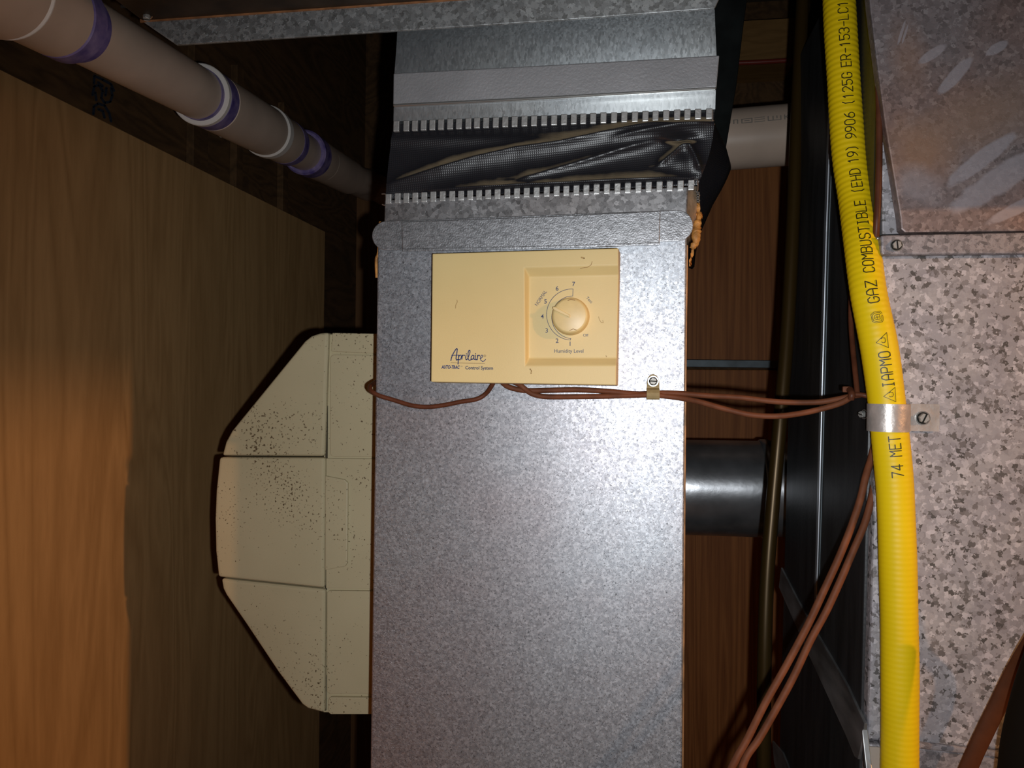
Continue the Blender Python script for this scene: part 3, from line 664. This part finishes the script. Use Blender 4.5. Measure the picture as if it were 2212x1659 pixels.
tube(bm, spline([e0, e0*.5+pe*.5+Vector((0, .0, -.002)), pe, pg], 6), RP*1.02, 40); obj('elbow', bm, M['pvc'], pl, auto=60)
bm = bmesh.new(); tube(bm, [pe-(pg-pe)*.10, pe+(pg-pe)*.08], RP*1.06, 40); obj('primer_band', bm, M['primer'], pl, auto=40)
# small blob and grime on the pipe underside
bm = bmesh.new(); bmesh.ops.create_icosphere(bm, subdivisions=2, radius=0.004); bmesh.ops.translate(bm, verts=bm.verts, vec=P(478, 291, 1.0)); obj('cement_drip', bm, M['pvc_lip'], pl, smooth=True)

bm = bmesh.new(); a, b = P(1440, 313, 1.20), P(1830, 281, 1.20)
a_l = a+(a-b)*1.1; tube(bm, [a_l, a, a*.5+b*.5, b], 0.0450, 48)
dp = thing('drain_pipe', a*.5+b*.5, 'wide white plastic pipe running level behind the duct, stamped on top', 'pipe')
obj('pipe', bm, M['pvc'], dp, auto=60)
hx = a+(a-b)*.35; bm = bmesh.new(); box(bm, (hx.x-.01, hx.y-.0465, hx.z-.01), (hx.x+.01, hx.y-.0452, H)); obj('hanger_strap', bm, M['bracket'], dp)
bm = bmesh.new()
def onpipe(x, y):
    c = a + (b-a)*((x-1440)/390); an = math.radians((y-300)*0.62 )
    return c + Vector((0, -math.cos(an), -math.sin(an)))*0.0453
gry = mat('grey_print', (0.27, 0.235, 0.20), rough=.6)
for st in ([(1572, 278), (1572, 270)], [(1580, 281), (1580, 268), (1588, 268), (1588, 281)], [(1597, 268), (1618, 267), (1618, 281), (1597, 281), (1597, 268)], [(1603, 274), (1612, 274)], [(1624, 267), (1644, 266)], [(1624, 274), (1644, 273)], [(1624, 281), (1644, 280)],
           [(1652, 266), (1652, 280), (1678, 280), (1678, 266)], [(1662, 266), (1662, 280)], [(1670, 266), (1670, 274)], [(1686, 265), (1686, 280)], [(1696, 265), (1688, 272), (1696, 280)]):
    ribbon(bm, st, 2.6, onpipe, sub=3)
flatmesh('worn_print', bm, gry, dp)

# ---------------- flue pipe
fp_ = thing('flue_pipe', P(1600, 1052, 1.25), 'round shiny sheet metal flue pipe behind the duct', 'pipe')
bm = bmesh.new(); a2, b2 = P(1400, 1050, 1.22), P(1662, 1056, 1.22)
prof_r = [0.0735]*3
tube(bm, [a2, a2*.5+b2*.5, b2], 0.0735, 64); obj('pipe', bm, M['flue'], fp_, auto=60)
bm = bmesh.new(); tube(bm, [P(1640, 1056, 1.22), P(1646, 1056, 1.22), P(1656, 1056, 1.22), P(1668, 1056, 1.22)], [0.0735, 0.0765, 0.0765, 0.0738], 64); obj('bead', bm, M['flue'], fp_, auto=60)
bm = bmesh.new(); tube(bm, [P(1662, 1056, 1.22), P(1705, 1057, 1.21), P(1850, 1060, 1.19)], [0.0715, 0.0715, 0.0715], 64); obj('pipe_end', bm, M['flue'], fp_, auto=60)

# ---------------- bracket, red tube, brass tube
tag(obj('metal_bracket', pp([(1430, 776), (1700, 779), (1700, 795), (1430, 792)], 1.60, 0.03), M['bracket'], bevel=.001), 'blue-grey flat metal bar crossing the wooden back wall', 'bar')
wire('supply_tube', [(1540, 138, 1.597), (1640, 134, 1.597), (1722, 129, 1.597)], 0.0048, M['red_tube'], 'thin dark red tube under the pale wood block', 'tube')
br = thing('brass_tube', P(1700, 700, 0.92), 'dark brass tube running upright beside the furnace side', 'tube')
wire('pipe', [(1737, -60, 1.00), (1731, 60, .99), (1722, 250, .97), (1713, 480, .95), (1702, 700, .93), (1686, 900, .91), (1670, 1080, .90), (1657, 1250, .89), (1651, 1450, .88), (1650, 1700, .88), (1650, 3300, .88)], 0.0078, M['brass'], parent=br, seg=20)

# ================================================================ FURNACE
YF, XF = 0.655, 0.197
fur = thing('furnace_cabinet', (XF+.3, YF+.17, 0), 'grey spangled galvanised furnace cabinet, wide front behind the yellow gas pipe', 'furnace')
e1, e2 = P(1903, 549, YF), P(1873.5, 1612, YF)
ekz = lambda z: e1 + (e2-e1)*((z-e1.z)/(e2.z-e1.z))
zt_ = P(1903, 549, YF).z; zb = P(1990, 1609, YF).z
XR = 0.86
def front(z0, z1, y0, y1, name, mt, xr=XR, bevel=0.004):
    a, b = ekz(z1), ekz(z0)
    return obj(name, prism([Vector((a.x, y0, z1)), Vector((xr, y0, z1)), Vector((xr, y0, z0)), Vector((b.x, y0, z0))], (0, y1-y0, 0)), mt, fur, bevel=bevel, seg=4)
front(zb, zt_, YF, YF+0.02, 'front_panel', M['furnace'])
front(0.02, zb-0.001, YF-.003, YF+0.02, 'lower_panel', M['furnace_flange'], bevel=.003)
obj('panel_lip', pp([(1900, 1597), (1981, 1604), (2400, 1650), (2400, 1664), (1981, 1618), (1900, 1610)], YF-.0065, .004), M['furnace_flange'], fur, bevel=.0018, seg=3)
# side panel (dark) with its standing seam
sa, sb = ekz(2.1), ekz(0.0)
def side(py0, py1, x0, x1, y0, y1): pass
bm = bmesh.new()
ztop = zt_+0.30
xa, xb = ekz(ztop).x, ekz(0.02).x
pts = [Vector((ekz(zt_).x+.001, YF+.012, ztop)), Vector((ekz(zt_).x+.001, 0.995, ztop)), Vector((xb, 0.995, 0.02)), Vector((xb, YF+.012, 0.02))]
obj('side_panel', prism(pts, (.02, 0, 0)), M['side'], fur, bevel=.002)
def xside(p_z): a = ekz(p_z); t0, t1 = Vector((ekz(zt_).x+.001, 0, ztop)), Vector((xb, 0, .02)); return t0.x+(t1.x-t0.x)*((p_z-ztop)/(.02-ztop))
def PS(px, py, off=0.0):                                       # point of the photo on the cabinet's side
    x = XF
    for _ in range(6):
        p = PX(px, py, x-off); x = xside(p.z)
    return PX(px, py, x-off)
def side_prism(pix, name, mt, th=.003, par=fur, bevel=.0006):
    return obj(name, prism([PS(a, b, th) for a, b in pix], (th+.0005, 0, 0)), mt, par, bevel=bevel)
side_prism([(1791.5, 150), (1796, 150), (1784, 500), (1776, 800), (1769, 1080), (1762, 1310), (1758, 1310), (1764.5, 1080), (1771, 800), (1779, 500)], 'standing_seam', M['side_trim'], .0012)
side_prism([(1800, 150), (1803, 150), (1790, 500), (1781.5, 800), (1774, 1080), (1767, 1310), (1765, 1310), (1771.5, 1080), (1779, 800), (1787, 500)], 'seam_fold', M['bracket'], .0008)
side_prism([(1687, 1226), (1722, 1295), (1741, 1329), (1790, 1412), (1830, 1482), (1867, 1563), (1862, 1600), (1853, 1640), (1845, 1634), (1825, 1585), (1742, 1405), (1722, 1359), (1682, 1268)], 'drive_strip', M['strip'], .002)
side_prism([(1668, 1600), (1690, 1625), (1720, 1700), (1690, 1700), (1672, 1650)], 'drive_strip', M['strip'], .002)
side_prism([(1862, 1575), (1869, 1640), (1872, 1668), (1866, 1655)], 'strip_end', M['strip'], .004)
# top flange with its screw
fg = obj('top_flange', pp([(1903, 508), (2400, 498), (2400, 545), (2212, 548), (1906, 551), (1903, 545)], YF-.006, .02), M['furnace_flange'], fur, bevel=.0018, seg=3)
screw('screw', P(1936, 530, YF-.006), 0.0050, .9, fur)
obj('data_label', pp([(1872.5, 1613), (1906, 1615), (1908, 1700), (1870, 1700)], YF-.0045, .0014), M['label'], fur)
# upper plenum with a leaning left edge, and the sheet behind it
plen = thing('supply_plenum', P(2100, 250, YF+.1), 'dusty galvanised plenum above the cabinet flange, wiped streaks on it', 'duct')
def streaks():
    k = galv('plenum_zinc', [(0.17, 0.145, 0.14), (0.235, 0.20, 0.195), (0.27, 0.23, 0.225), (0.36, 0.32, 0.31)], pos=[0, .3, .75, 1], scale=330, rough=0.5, metal=0.35, distort=0.005, bump=.4, large=(9, (1.0, .80, .72), (.92, .95, 1.0)))
    nt = k.node_tree; N = nt.nodes; L = nt.links; b = N['Principled BSDF']; src = b.inputs['Base Color'].links[0].from_socket
    tc = N.new('ShaderNodeTexCoord')
    nz = N.new('ShaderNodeTexNoise'); nz.inputs['Scale'].default_value = 90; nz.inputs['Detail'].default_value = 4; L.new(tc.outputs['Object'], nz.inputs[0])
    def blot(px, py, ln, wd, ang, col, amt, soft):
        nonlocal src
        c = P(px, py, YF-.004); k_ = .655/1.08/F
        mp = N.new('ShaderNodeMapping'); mp.vector_type = 'TEXTURE'; mp.inputs['Location'].default_value = c
        mp.inputs['Rotation'].default_value = (0, -math.radians(ang), 0); mp.inputs['Scale'].default_value = (ln/2*k_, 1, wd/2*k_)
        L.new(tc.outputs['Object'], mp.inputs[0])
        ln_ = N.new('ShaderNodeVectorMath'); ln_.operation = 'LENGTH'; L.new(mp.outputs[0], ln_.inputs[0])
        ad = N.new('ShaderNodeMath'); ad.operation = 'MULTIPLY_ADD'; ad.inputs[1].default_value = .7; L.new(nz.outputs[0], ad.inputs[0]); L.new(ln_.outputs['Value'], ad.inputs[2])
        mr = N.new('ShaderNodeMapRange'); mr.inputs[1].default_value = 1.35+soft; mr.inputs[2].default_value = 1.35-soft; mr.inputs[3].default_value = 0; mr.inputs[4].default_value = amt; L.new(ad.outputs[0], mr.inputs[0])
        mx = N.new('ShaderNodeMix'); mx.data_type = 'RGBA'; L.new(mr.outputs[0], mx.inputs[0]); L.new(src, mx.inputs[6]); mx.inputs[7].default_value = (*col, 1); src = mx.outputs[2]
    pale = (.40, .37, .40)
    blot(1990, 325, 110, 130, 20, (.36, .20, .12), .75, .6); blot(2130, 250, 260, 120, 20, (.33, .22, .16), .6, .6); blot(1960, 120, 60, 130, 10, (.34, .21, .15), .5, .6)
    for a_ in ((2014, 117, 66, 20, 32), (2061, 166, 96, 26, 48), (1947, 72, 56, 6, 74), (1955, 74, 44, 5, 74), (2154, 104, 46, 20, 30), (2118, 346, 170, 34, 38), (2165, 385, 230, 54, 34), (2200, 448, 140, 26, 28), (1985, 400, 70, 90, 60)):
        blot(*a_, pale, .75 if a_[3] < 60 else .45, .12 if a_[3] < 60 else .4)
    L.new(src, b.inputs['Base Color']); return k
M['plenum'] = streaks()
obj('front_sheet', pp([(1872, -60), (1880, 20), (1896, 150), (1912, 270), (1932, 390), (1945, 470), (1947, 495), (1955, 502), (2400, 497), (2400, -60)], YF-.004, .012), M['plenum'], plen, bevel=.0012)
obj('side_sheet', pp([(1890, 60), (1897, 160), (1905, 250), (1906, 506), (1960, 504), (1960, 300), (1930, 60)], YF+.009, .006), M['furnace'], plen, bevel=.001)
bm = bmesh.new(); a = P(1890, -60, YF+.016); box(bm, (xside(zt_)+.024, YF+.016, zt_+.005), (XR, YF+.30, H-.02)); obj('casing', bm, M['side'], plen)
# unseen box, added to keep the lamplight off the upper sheets
bm = bmesh.new(); box(bm, (0.335, 0.575, CZ+0.172), (XR, YF-.005, H-.02)); obj('added_light_blocker', bm, M['furnace'], plen, bevel=.002)

# ================================================================ GAS PIPE
TP = [(-80, 1810, .735), (0, 1812.5, .728), (70, 1816, .722), (175, 1822.5, .714), (262, 1828, .708), (349, 1835.5, .70), (436, 1849, .687), (524, 1861.5, .668), (600, 1871, .655),
      (645, 1878, .649), (750, 1899, .6425), (855, 1913.5, .6412), (960, 1924.5, .6412), (1064, 1933.5, .6412), (1254, 1940, .6412), (1429, 1943.5, .6405), (1603, 1943.5, .640), (1750, 1942, .640), (2300, 1940, .640), (3600, 1938, .640)]
def interp(t):
    for i in range(len(TP)-1):
        if TP[i][0] <= t <= TP[i+1][0] or i == len(TP)-2:
            p0 = TP[max(i-1, 0)]; p1 = TP[i]; p2 = TP[i+1]; p3 = TP[min(i+2, len(TP)-1)]
            h = p2[0]-p1[0]; s = (t-p1[0])/h; r = []
            for k in (1, 2):
                m1 = (p2[k]-p0[k])/(p2[0]-p0[0])*h if p2[0] != p0[0] else 0; m2 = (p3[k]-p1[k])/(p3[0]-p1[0])*h
                r.append((2*s**3-3*s*s+1)*p1[k]+(s**3-2*s*s+s)*m1+(-2*s**3+3*s*s)*p2[k]+(s**3-s*s)*m2)
            return r
RG = 0.01375
def gc(t): x, y = interp(t); return P(x, t, y)
def gframe(t):
    c = gc(t); T = (gc(t+2)-gc(t-2)).normalized(); f = (CAM-c); f -= T*f.dot(T); f.normalize(); lat = T.cross(f)
    if lat.x < 0: lat = -lat
    return c, f, lat
def gsurf(t, a, lift=0.0):                                      # a: angle from the side facing the camera, positive to the right
    c, f, l = gframe(t); return c + (f*math.cos(a)+l*math.sin(a))*(RG+lift)
gas = thing('gas_pipe', gc(900), 'bright yellow corrugated gas pipe printed with black lettering', 'gas pipe')
bm = bmesh.new(); prev = None; t = -80.0; SEG = 36; per = 11.6
while t < 2100:
    amp = 0.00019 if t < 380 else (0.00019 - 0.00013*min(1, (t-380)/350)); amp *= 1 if t < 1700 else .5
    c, f, l = gframe(t); row = []
    rd = RG + amp*math.sin(2*math.pi*t/per) + 0.00012*math.sin(t/37)
    for k in range(SEG):
        a = 2*math.pi*k/SEG; row.append(bm.verts.new(c+(f*math.cos(a)+l*math.sin(a))*rd))
    if prev:
        for k in range(SEG): bm.faces.new((prev[k], prev[(k+1) % SEG], row[(k+1) % SEG], row[k]))
    prev = row; t += per/6
obj('jacket', bm, M['yellow'], gas, smooth=True)
# stroke letters
G = {'A': [[(0,0),(0,4.2),(1.2,6),(2.8,6),(4,4.2),(4,0)],[(0,2.6),(4,2.6)]], 'B': [[(0,0),(0,6),(3,6),(4,5.2),(4,4),(3,3.2),(0,3.2)],[(3,3.2),(4,2.4),(4,.9),(3,0),(0,0)]],
     'C': [[(4,4.8),(3,6),(1,6),(0,4.8),(0,1.2),(1,0),(3,0),(4,1.2)]], 'D': [[(0,0),(0,6),(2.6,6),(4,4.6),(4,1.4),(2.6,0),(0,0)]], 'E': [[(4,0),(0,0),(0,6),(4,6)],[(0,3.1),(3.2,3.1)]],
     'G': [[(4,4.8),(3,6),(1,6),(0,4.8),(0,1.2),(1,0),(3,0),(4,1.2),(4,2.8),(2.4,2.8)]], 'H': [[(0,0),(0,6)],[(4,0),(4,6)],[(0,3),(4,3)]], 'I': [[(1,0),(3,0)],[(2,0),(2,6)],[(1,6),(3,6)]],
     'L': [[(0,6),(0,0),(4,0)]], 'M': [[(0,0),(0,6),(2,3.6),(4,6),(4,0)]], 'O': [[(1,0),(0,1.2),(0,4.8),(1,6),(3,6),(4,4.8),(4,1.2),(3,0),(1,0)]], 'P': [[(0,0),(0,6),(3,6),(4,5),(4,3.8),(3,2.8),(0,2.8)]],
     'R': [[(0,0),(0,6),(3,6),(4,5),(4,3.8),(3,2.8),(0,2.8)],[(2,2.8),(4,0)]], 'S': [[(4,5),(3,6),(1,6),(0,5),(0,4),(1,3.1),(3,2.9),(4,2),(4,1),(3,0),(1,0),(0,1)]], 'T': [[(0,6),(4,6)],[(2,6),(2,0)]],
     'U': [[(0,6),(0,1.2),(1,0),(3,0),(4,1.2),(4,6)]], 'Z': [[(0,6),(4,6),(0,0),(4,0)]], '1': [[(.8,4.8),(2,6),(2,0)]], '2': [[(0,5),(1,6),(3,6),(4,5),(4,4),(0,0),(4,0)]],
     '3': [[(0,5),(1,6),(3,6),(4,5),(4,4),(3,3.1),(1.5,3.1)],[(3,3.1),(4,2.2),(4,1),(3,0),(1,0),(0,1)]], '4': [[(3,0),(3,6),(0,1.8),(4,1.8)]], '5': [[(4,6),(0,6),(0,3.4),(2.8,3.6),(4,2.6),(4,1.2),(2.8,0),(1,0),(0,1)]],
     '6': [[(3.6,6),(1.4,4.8),(0,2.6),(0,1.2),(1,0),(3,0),(4,1.2),(4,2.2),(3,3.4),(1,3.4),(0,2.4)]], '7': [[(0,6),(4,6),(1.4,0)]], '9': [[(.4,0),(2.6,1.2),(4,3.4),(4,4.8),(3,6),(1,6),(0,4.8),(0,3.8),(1,2.6),(3,2.6),(4,3.6)]],
     '0': [[(1,0),(0,1.2),(0,4.8),(1,6),(3,6),(4,4.8),(4,1.2),(3,0),(1,0)]], '(': [[(3,6.6),(1.6,5),(1.6,1),(3,-.6)]], ')': [[(1,6.6),(2.4,5),(2.4,1),(1,-.6)]], '-': [[(.3,3),(3.7,3)]]}
RPX = 36.0
def on_gas(t, d): return gsurf(t, d/RPX, 0.00042)
def gas_text(s, t_start, t_end, name='lettering', off=7.5, hgt=21.0):
    bm = bmesh.new(); n = len(s); pitch = (t_start-t_end)/(n-0.28); cw = pitch*0.72
    for i, ch in enumerate(s):
        for st in G.get(ch, []):
            path = [(t_start - i*pitch - x/4*cw, off - (y-3)/6*hgt) for x, y in st]
            ribbon(bm, path, 2.2, on_gas, sub=3)
    return flatmesh(name, bm, M['ink_black'], gas)
for s, a, b in (('74', 1027, 1000), ('MET', 982, 940), ('IAPMO', 836, 764), ('GAZ', 664, 623), ('COMBUSTIBLE', 606, 456), ('(EHD', 438, 385), ('19)', 370, 333), ('9906', 316, 261), ('(125G', 244, 176), ('ER-153-LC1)', 162, 11)):
    gas_text(s, a, b)
for t0 in (868, 757):
    bm = bmesh.new()
    ribbon(bm, [(t0, 17), (t0-30, 19), (t0-13, -4), (t0, 17)], 1.1, on_gas, sub=4)
    ribbon(bm, [(t0-19, 6), (t0-21, 9), (t0-20, 13), (t0-15, 14), (t0-11, 12), (t0-11, 8), (t0-13, 6)], 1.2, on_gas)
    flatmesh('triangle_mark', bm, M['ink_black'], gas)
bm = bmesh.new(); t0 = 694
for k in (1.0, .78):
    ribbon(bm, [(t0+11*k, -4*k+7), (t0+7*k, -10*k+7), (t0-7*k, -10*k+7), (t0-11*k, -4*k+7), (t0-11*k, 8*k+7), (t0-6*k, 11*k+7)] + [(t0+6*k, 11*k+7), (t0+11*k, 8*k+7)][0:0], 1.0, on_gas, sub=2)
    ribbon(bm, [(t0+11*k, -4*k+7), (t0+11*k, 8*k+7), (t0+6*k, 11*k+7), (t0-3*k, 11*k+7)], 1.0, on_gas, sub=2)
ribbon(bm, [(t0+5, 12), (t0+5, 5), (t0+2, 2), (t0-2, 2), (t0-5, 5), (t0-5, 12), (t0+5, 12)], 1.0, on_gas); ribbon(bm, [(t0, 4), (t0, 11)], 1.0, on_gas); ribbon(bm, [(t0-3, 7), (t0+3, 7)], 1, on_gas)
flatmesh('round_mark', bm, M['ink_black'], gas)
# strap holding it
stp = thing('pipe_strap', P(1960, 903, YF), 'bare steel strap holding the yellow pipe to the cabinet', 'pipe strap')
bm = bmesh.new(); c = gc(903); prof = []
for k in range(22):
    a = math.radians(-100+200*k/21)
    prof.append((c.x+math.sin(a)*(RG+.0008), c.y-math.cos(a)*(RG+.0008)))
xe = P(2026, 903, YF).x
flat_y = YF-.0022
prof = [p for p in prof if not (p[0] > c.x and p[1] > flat_y-.006)]
l0 = prof[-1]; prof += [(l0[0]+.0012, (l0[1]+flat_y)/2), (l0[0]+.003, flat_y-.0004), (l0[0]+.006, flat_y), (xe, flat_y)]
z0, z1 = P(1950, 933, YF-.02).z, P(1950, 873, YF-.02).z
fa = []
for i, (x, y) in enumerate(prof):
    j0, j1 = max(i-1, 0), min(i+1, len(prof)-1); tx, ty = prof[j1][0]-prof[j0][0], prof[j1][1]-prof[j0][1]; l = math.hypot(tx, ty)
    nx, ny = ty/l*.0011, -tx/l*.0011
    fa.append([bm.verts.new((x, y, z0)), bm.verts.new((x, y, z1)), bm.verts.new((x+nx, y+ny, z1)), bm.verts.new((x+nx, y+ny, z0))])
for p_, q_ in zip(fa, fa[1:]):
    for k in range(4): bm.faces.new((p_[k], p_[(k+1) % 4], q_[(k+1) % 4], q_[k]))
bm.faces.new(fa[0]); bm.faces.new(fa[-1][::-1])
obj('band', bm, M['strap'], stp, auto=50)
screw('screw', P(1993, 903, flat_y-.001), 0.0056, .35, stp, tall=.7)
screw('sheet_screw', PS(1868, 895, 0.001), 0.0040, .5, None, 'small shiny screw on the dark cabinet side, left of the strap', axis=(-1, -.5, 0), tall=1.0)
bm = bmesh.new(); bmesh.ops.create_icosphere(bm, subdivisions=2, radius=0.0016); bmesh.ops.translate(bm, verts=bm.verts, vec=P(1896, 515, YF-.003))
obj('weld_bead', bm, M['screw'], fur, smooth=True)

# ================================================================ WIRES
y0 = YD-.004
RW = 0.0024
wire('thermostat_wire', [(1068, 822, YD-.010), (1062, 834, YD-.008), (1050, 850, y0), (1030, 862, y0), (995, 868, y0), (960, 875, y0), (925, 879, y0), (890, 876, y0), (850, 864, y0), (820, 855, y0-.001), (803, 846, y0), (799, 836, YD+.003), (806, 829, YD+.014), (818, 822, YD+.03), (835, 815, YD+.05)],
     0.0021, M['wire'], 'brown wire curling left from under the control box round the duct edge')
wire('thermostat_wire', [(1083, 824, YD-.010), (1095, 834, YD-.006), (1112, 840, y0), (1140, 844, y0), (1190, 843, y0), (1250, 842, y0), (1320, 846, y0), (1372, 851, y0), (1410, 850, y0), (1440, 849, y0), (1480, 851, y0), (1530, 855, .675), (1600, 859, .67), (1680, 868, .665), (1760, 869, .662), (1800, 864, .660), (1838, 856, .660), (1858, 853, .664)],
     RW, M['wire_dust'], 'upper brown wire stretched from the clip to the yellow pipe')
wire('thermostat_wire', [(1112, 826, YD-.012), (1124, 832, YD-.009), (1134, 840, YD-.008), (1150, 851, y0-.001), (1180, 857, y0), (1240, 857, y0), (1310, 856, y0), (1372, 854, y0-.001), (1410, 853, y0-.002), (1440, 856, y0-.001), (1470, 860, y0-.002), (1510, 868, .668), (1560, 882, .662), (1620, 896, .658), (1680, 899, .655), (1740, 891, .655), (1790, 879, .655), (1820, 869, .655), (1840, 857, .656)],
     RW, M['wire_dust'], 'lower brown wire sagging below its twin beside the duct')
wire('thermostat_wire', [(1841, 560, .72), (1839, 620, .712), (1838, 690, .702), (1842, 750, .69), (1847, 800, .675), (1852, 850, .662)], 0.0022, M['wire'], 'brown wire coming down left of the yellow pipe to the wire tie')
wire('thermostat_wire', [(1846, 852, .657), (1862, 853, .657), (1878, 858, .657), (1895, 872, .662), (1900, 900, .67)], 0.0020, M['wire'], 'short brown wire going from the tie behind the yellow pipe')
wire('wire_tie', [(1836, 842, .660), (1840, 852, .653), (1838, 862, .654)], 0.0028, M['wire'], 'brown tie gathering the wires beside the yellow pipe', 'wire tie', n=4)
bm = bmesh.new(); bmesh.ops.create_cube(bm, size=1); bmesh.ops.scale(bm, vec=(.006, .004, .005), verts=bm.verts); bmesh.ops.translate(bm, verts=bm.verts, vec=P(1828, 841, .664)); obj('tail', bm, M['wire_dust'], C.objects['wire_tie'], bevel=.001)
wire('thermostat_wire', [(1905, 900, .690), (1893, 945, .67), (1882, 990, .662), (1870, 1030, .655), (1858, 1080, .65), (1838, 1140, .645), (1812, 1205, .64), (1780, 1275, .636), (1745, 1350, .633), (1700, 1435, .63), (1655, 1515, .626), (1615, 1595, .623), (1590, 1640, .62), (1572, 1690, .62), (1530, 1900, .62)],
     0.0029, M['wire_dust'], 'left one of the two brown wires hanging down between duct and cabinet')
wire('thermostat_wire', [(1900, 960, .690), (1893, 1010, .675), (1884, 1070, .662), (1868, 1130, .655), (1845, 1185, .65), (1815, 1255, .645), (1785, 1320, .642), (1750, 1385, .638), (1715, 1460, .634), (1680, 1525, .63), (1640, 1595, .626), (1610, 1640, .622), (1595, 1700, .62), (1560, 1900, .62)],
     0.0029, M['wire_dust'], 'right one of the two brown wires hanging down between duct and cabinet')
wire('thermostat_wire', [(1888, -40, .70), (1878, 60, .70), (1871, 120, .71), (1862, 180, .72), (1852, 240, .73)], 0.0022, M['wire'], 'thin dark brown wire slanting behind the top of the yellow pipe')
wire('thermostat_wire', [(1893, 110, .665), (1897, 180, .662), (1899, 260, .660), (1899, 340, .658), (1897, 420, .656), (1894, 480, .655), (1891, 530, .660)], 0.0026, M['wire'], 'glossy brown wire between yellow pipe and plenum edge')
wire('power_cord', [(2320, 1250, .60), (2240, 1370, .615), (2195, 1445, .63), (2160, 1515, .635), (2128, 1580, .636), (2100, 1640, .636), (2078, 1700, .636), (2040, 1850, .636)], 0.0066, M['cord'], 'flat brown cord slanting across the lower cabinet front', 'cord', flat=.45, seg=14)
wire('dark_hose', [(2290, 1380, .57), (2250, 1500, .57), (2225, 1600, .57), (2215, 1680, .57), (2200, 1850, .57)], 0.0165, M['darkhose'], 'thick dark hose at the lower corner in front of the cabinet', 'hose', seg=24)
# nylon clip with its screw
cp = thing('wire_clip', P(1410, 840, YD), 'tan nylon clip screwed to the duct, holding two brown wires', 'wire clip')
obj('tab', pp([(1397, 850), (1397.5, 824), (1400, 815), (1406, 809), (1412, 808), (1418, 811), (1423, 818), (1424.5, 828), (1424, 850)], YD-.0022, .0018), M['clip'], cp, bevel=.0003)
bm = bmesh.new(); za, zb2 = P(1410, 838, YD).z, P(1410, 863, YD).z; x0_, x1_ = P(1396.5, 850, YD).x, P(1424.5, 850, YD).x
outl = [(YD-.0022, za), (YD-.0060, za-.0016), (YD-.0082, za-.0042), (YD-.0085, za-.0068), (YD-.0078, za-.0090), (YD-.0066, zb2)]
inn_ = [(YD-.0008, zb2), (YD-.0008, za)]
obj('loop', prism([Vector((x0_, a, b)) for a, b in outl+inn_], (x1_-x0_, 0, 0)), M['clip'], cp, bevel=.0003)
screw('screw', P(1411, 823.5, YD-.0022), 0.0046, -.85, cp)

# ================================================================ THE LAMP (next room, outside the frame)
lp = thing('bare_bulb', LAMP, 'bare light bulb hanging in the next room', 'lamp')
LZ = Vector((0, 0, 0.075))
bm = bmesh.new(); lathe(bm, LAMP+LZ, (0, 0, 1), [(0.017, -.03), (0.017, .03), (0.008, .045), (0, .046)], 20); obj('socket', bm, M['black'], lp, auto=40)
bm = bmesh.new(); tube(bm, [LAMP+LZ+Vector((0, 0, .04)), Vector((LAMP.x, LAMP.y, H))], .003, 8); obj('cord', bm, M['black'], lp)
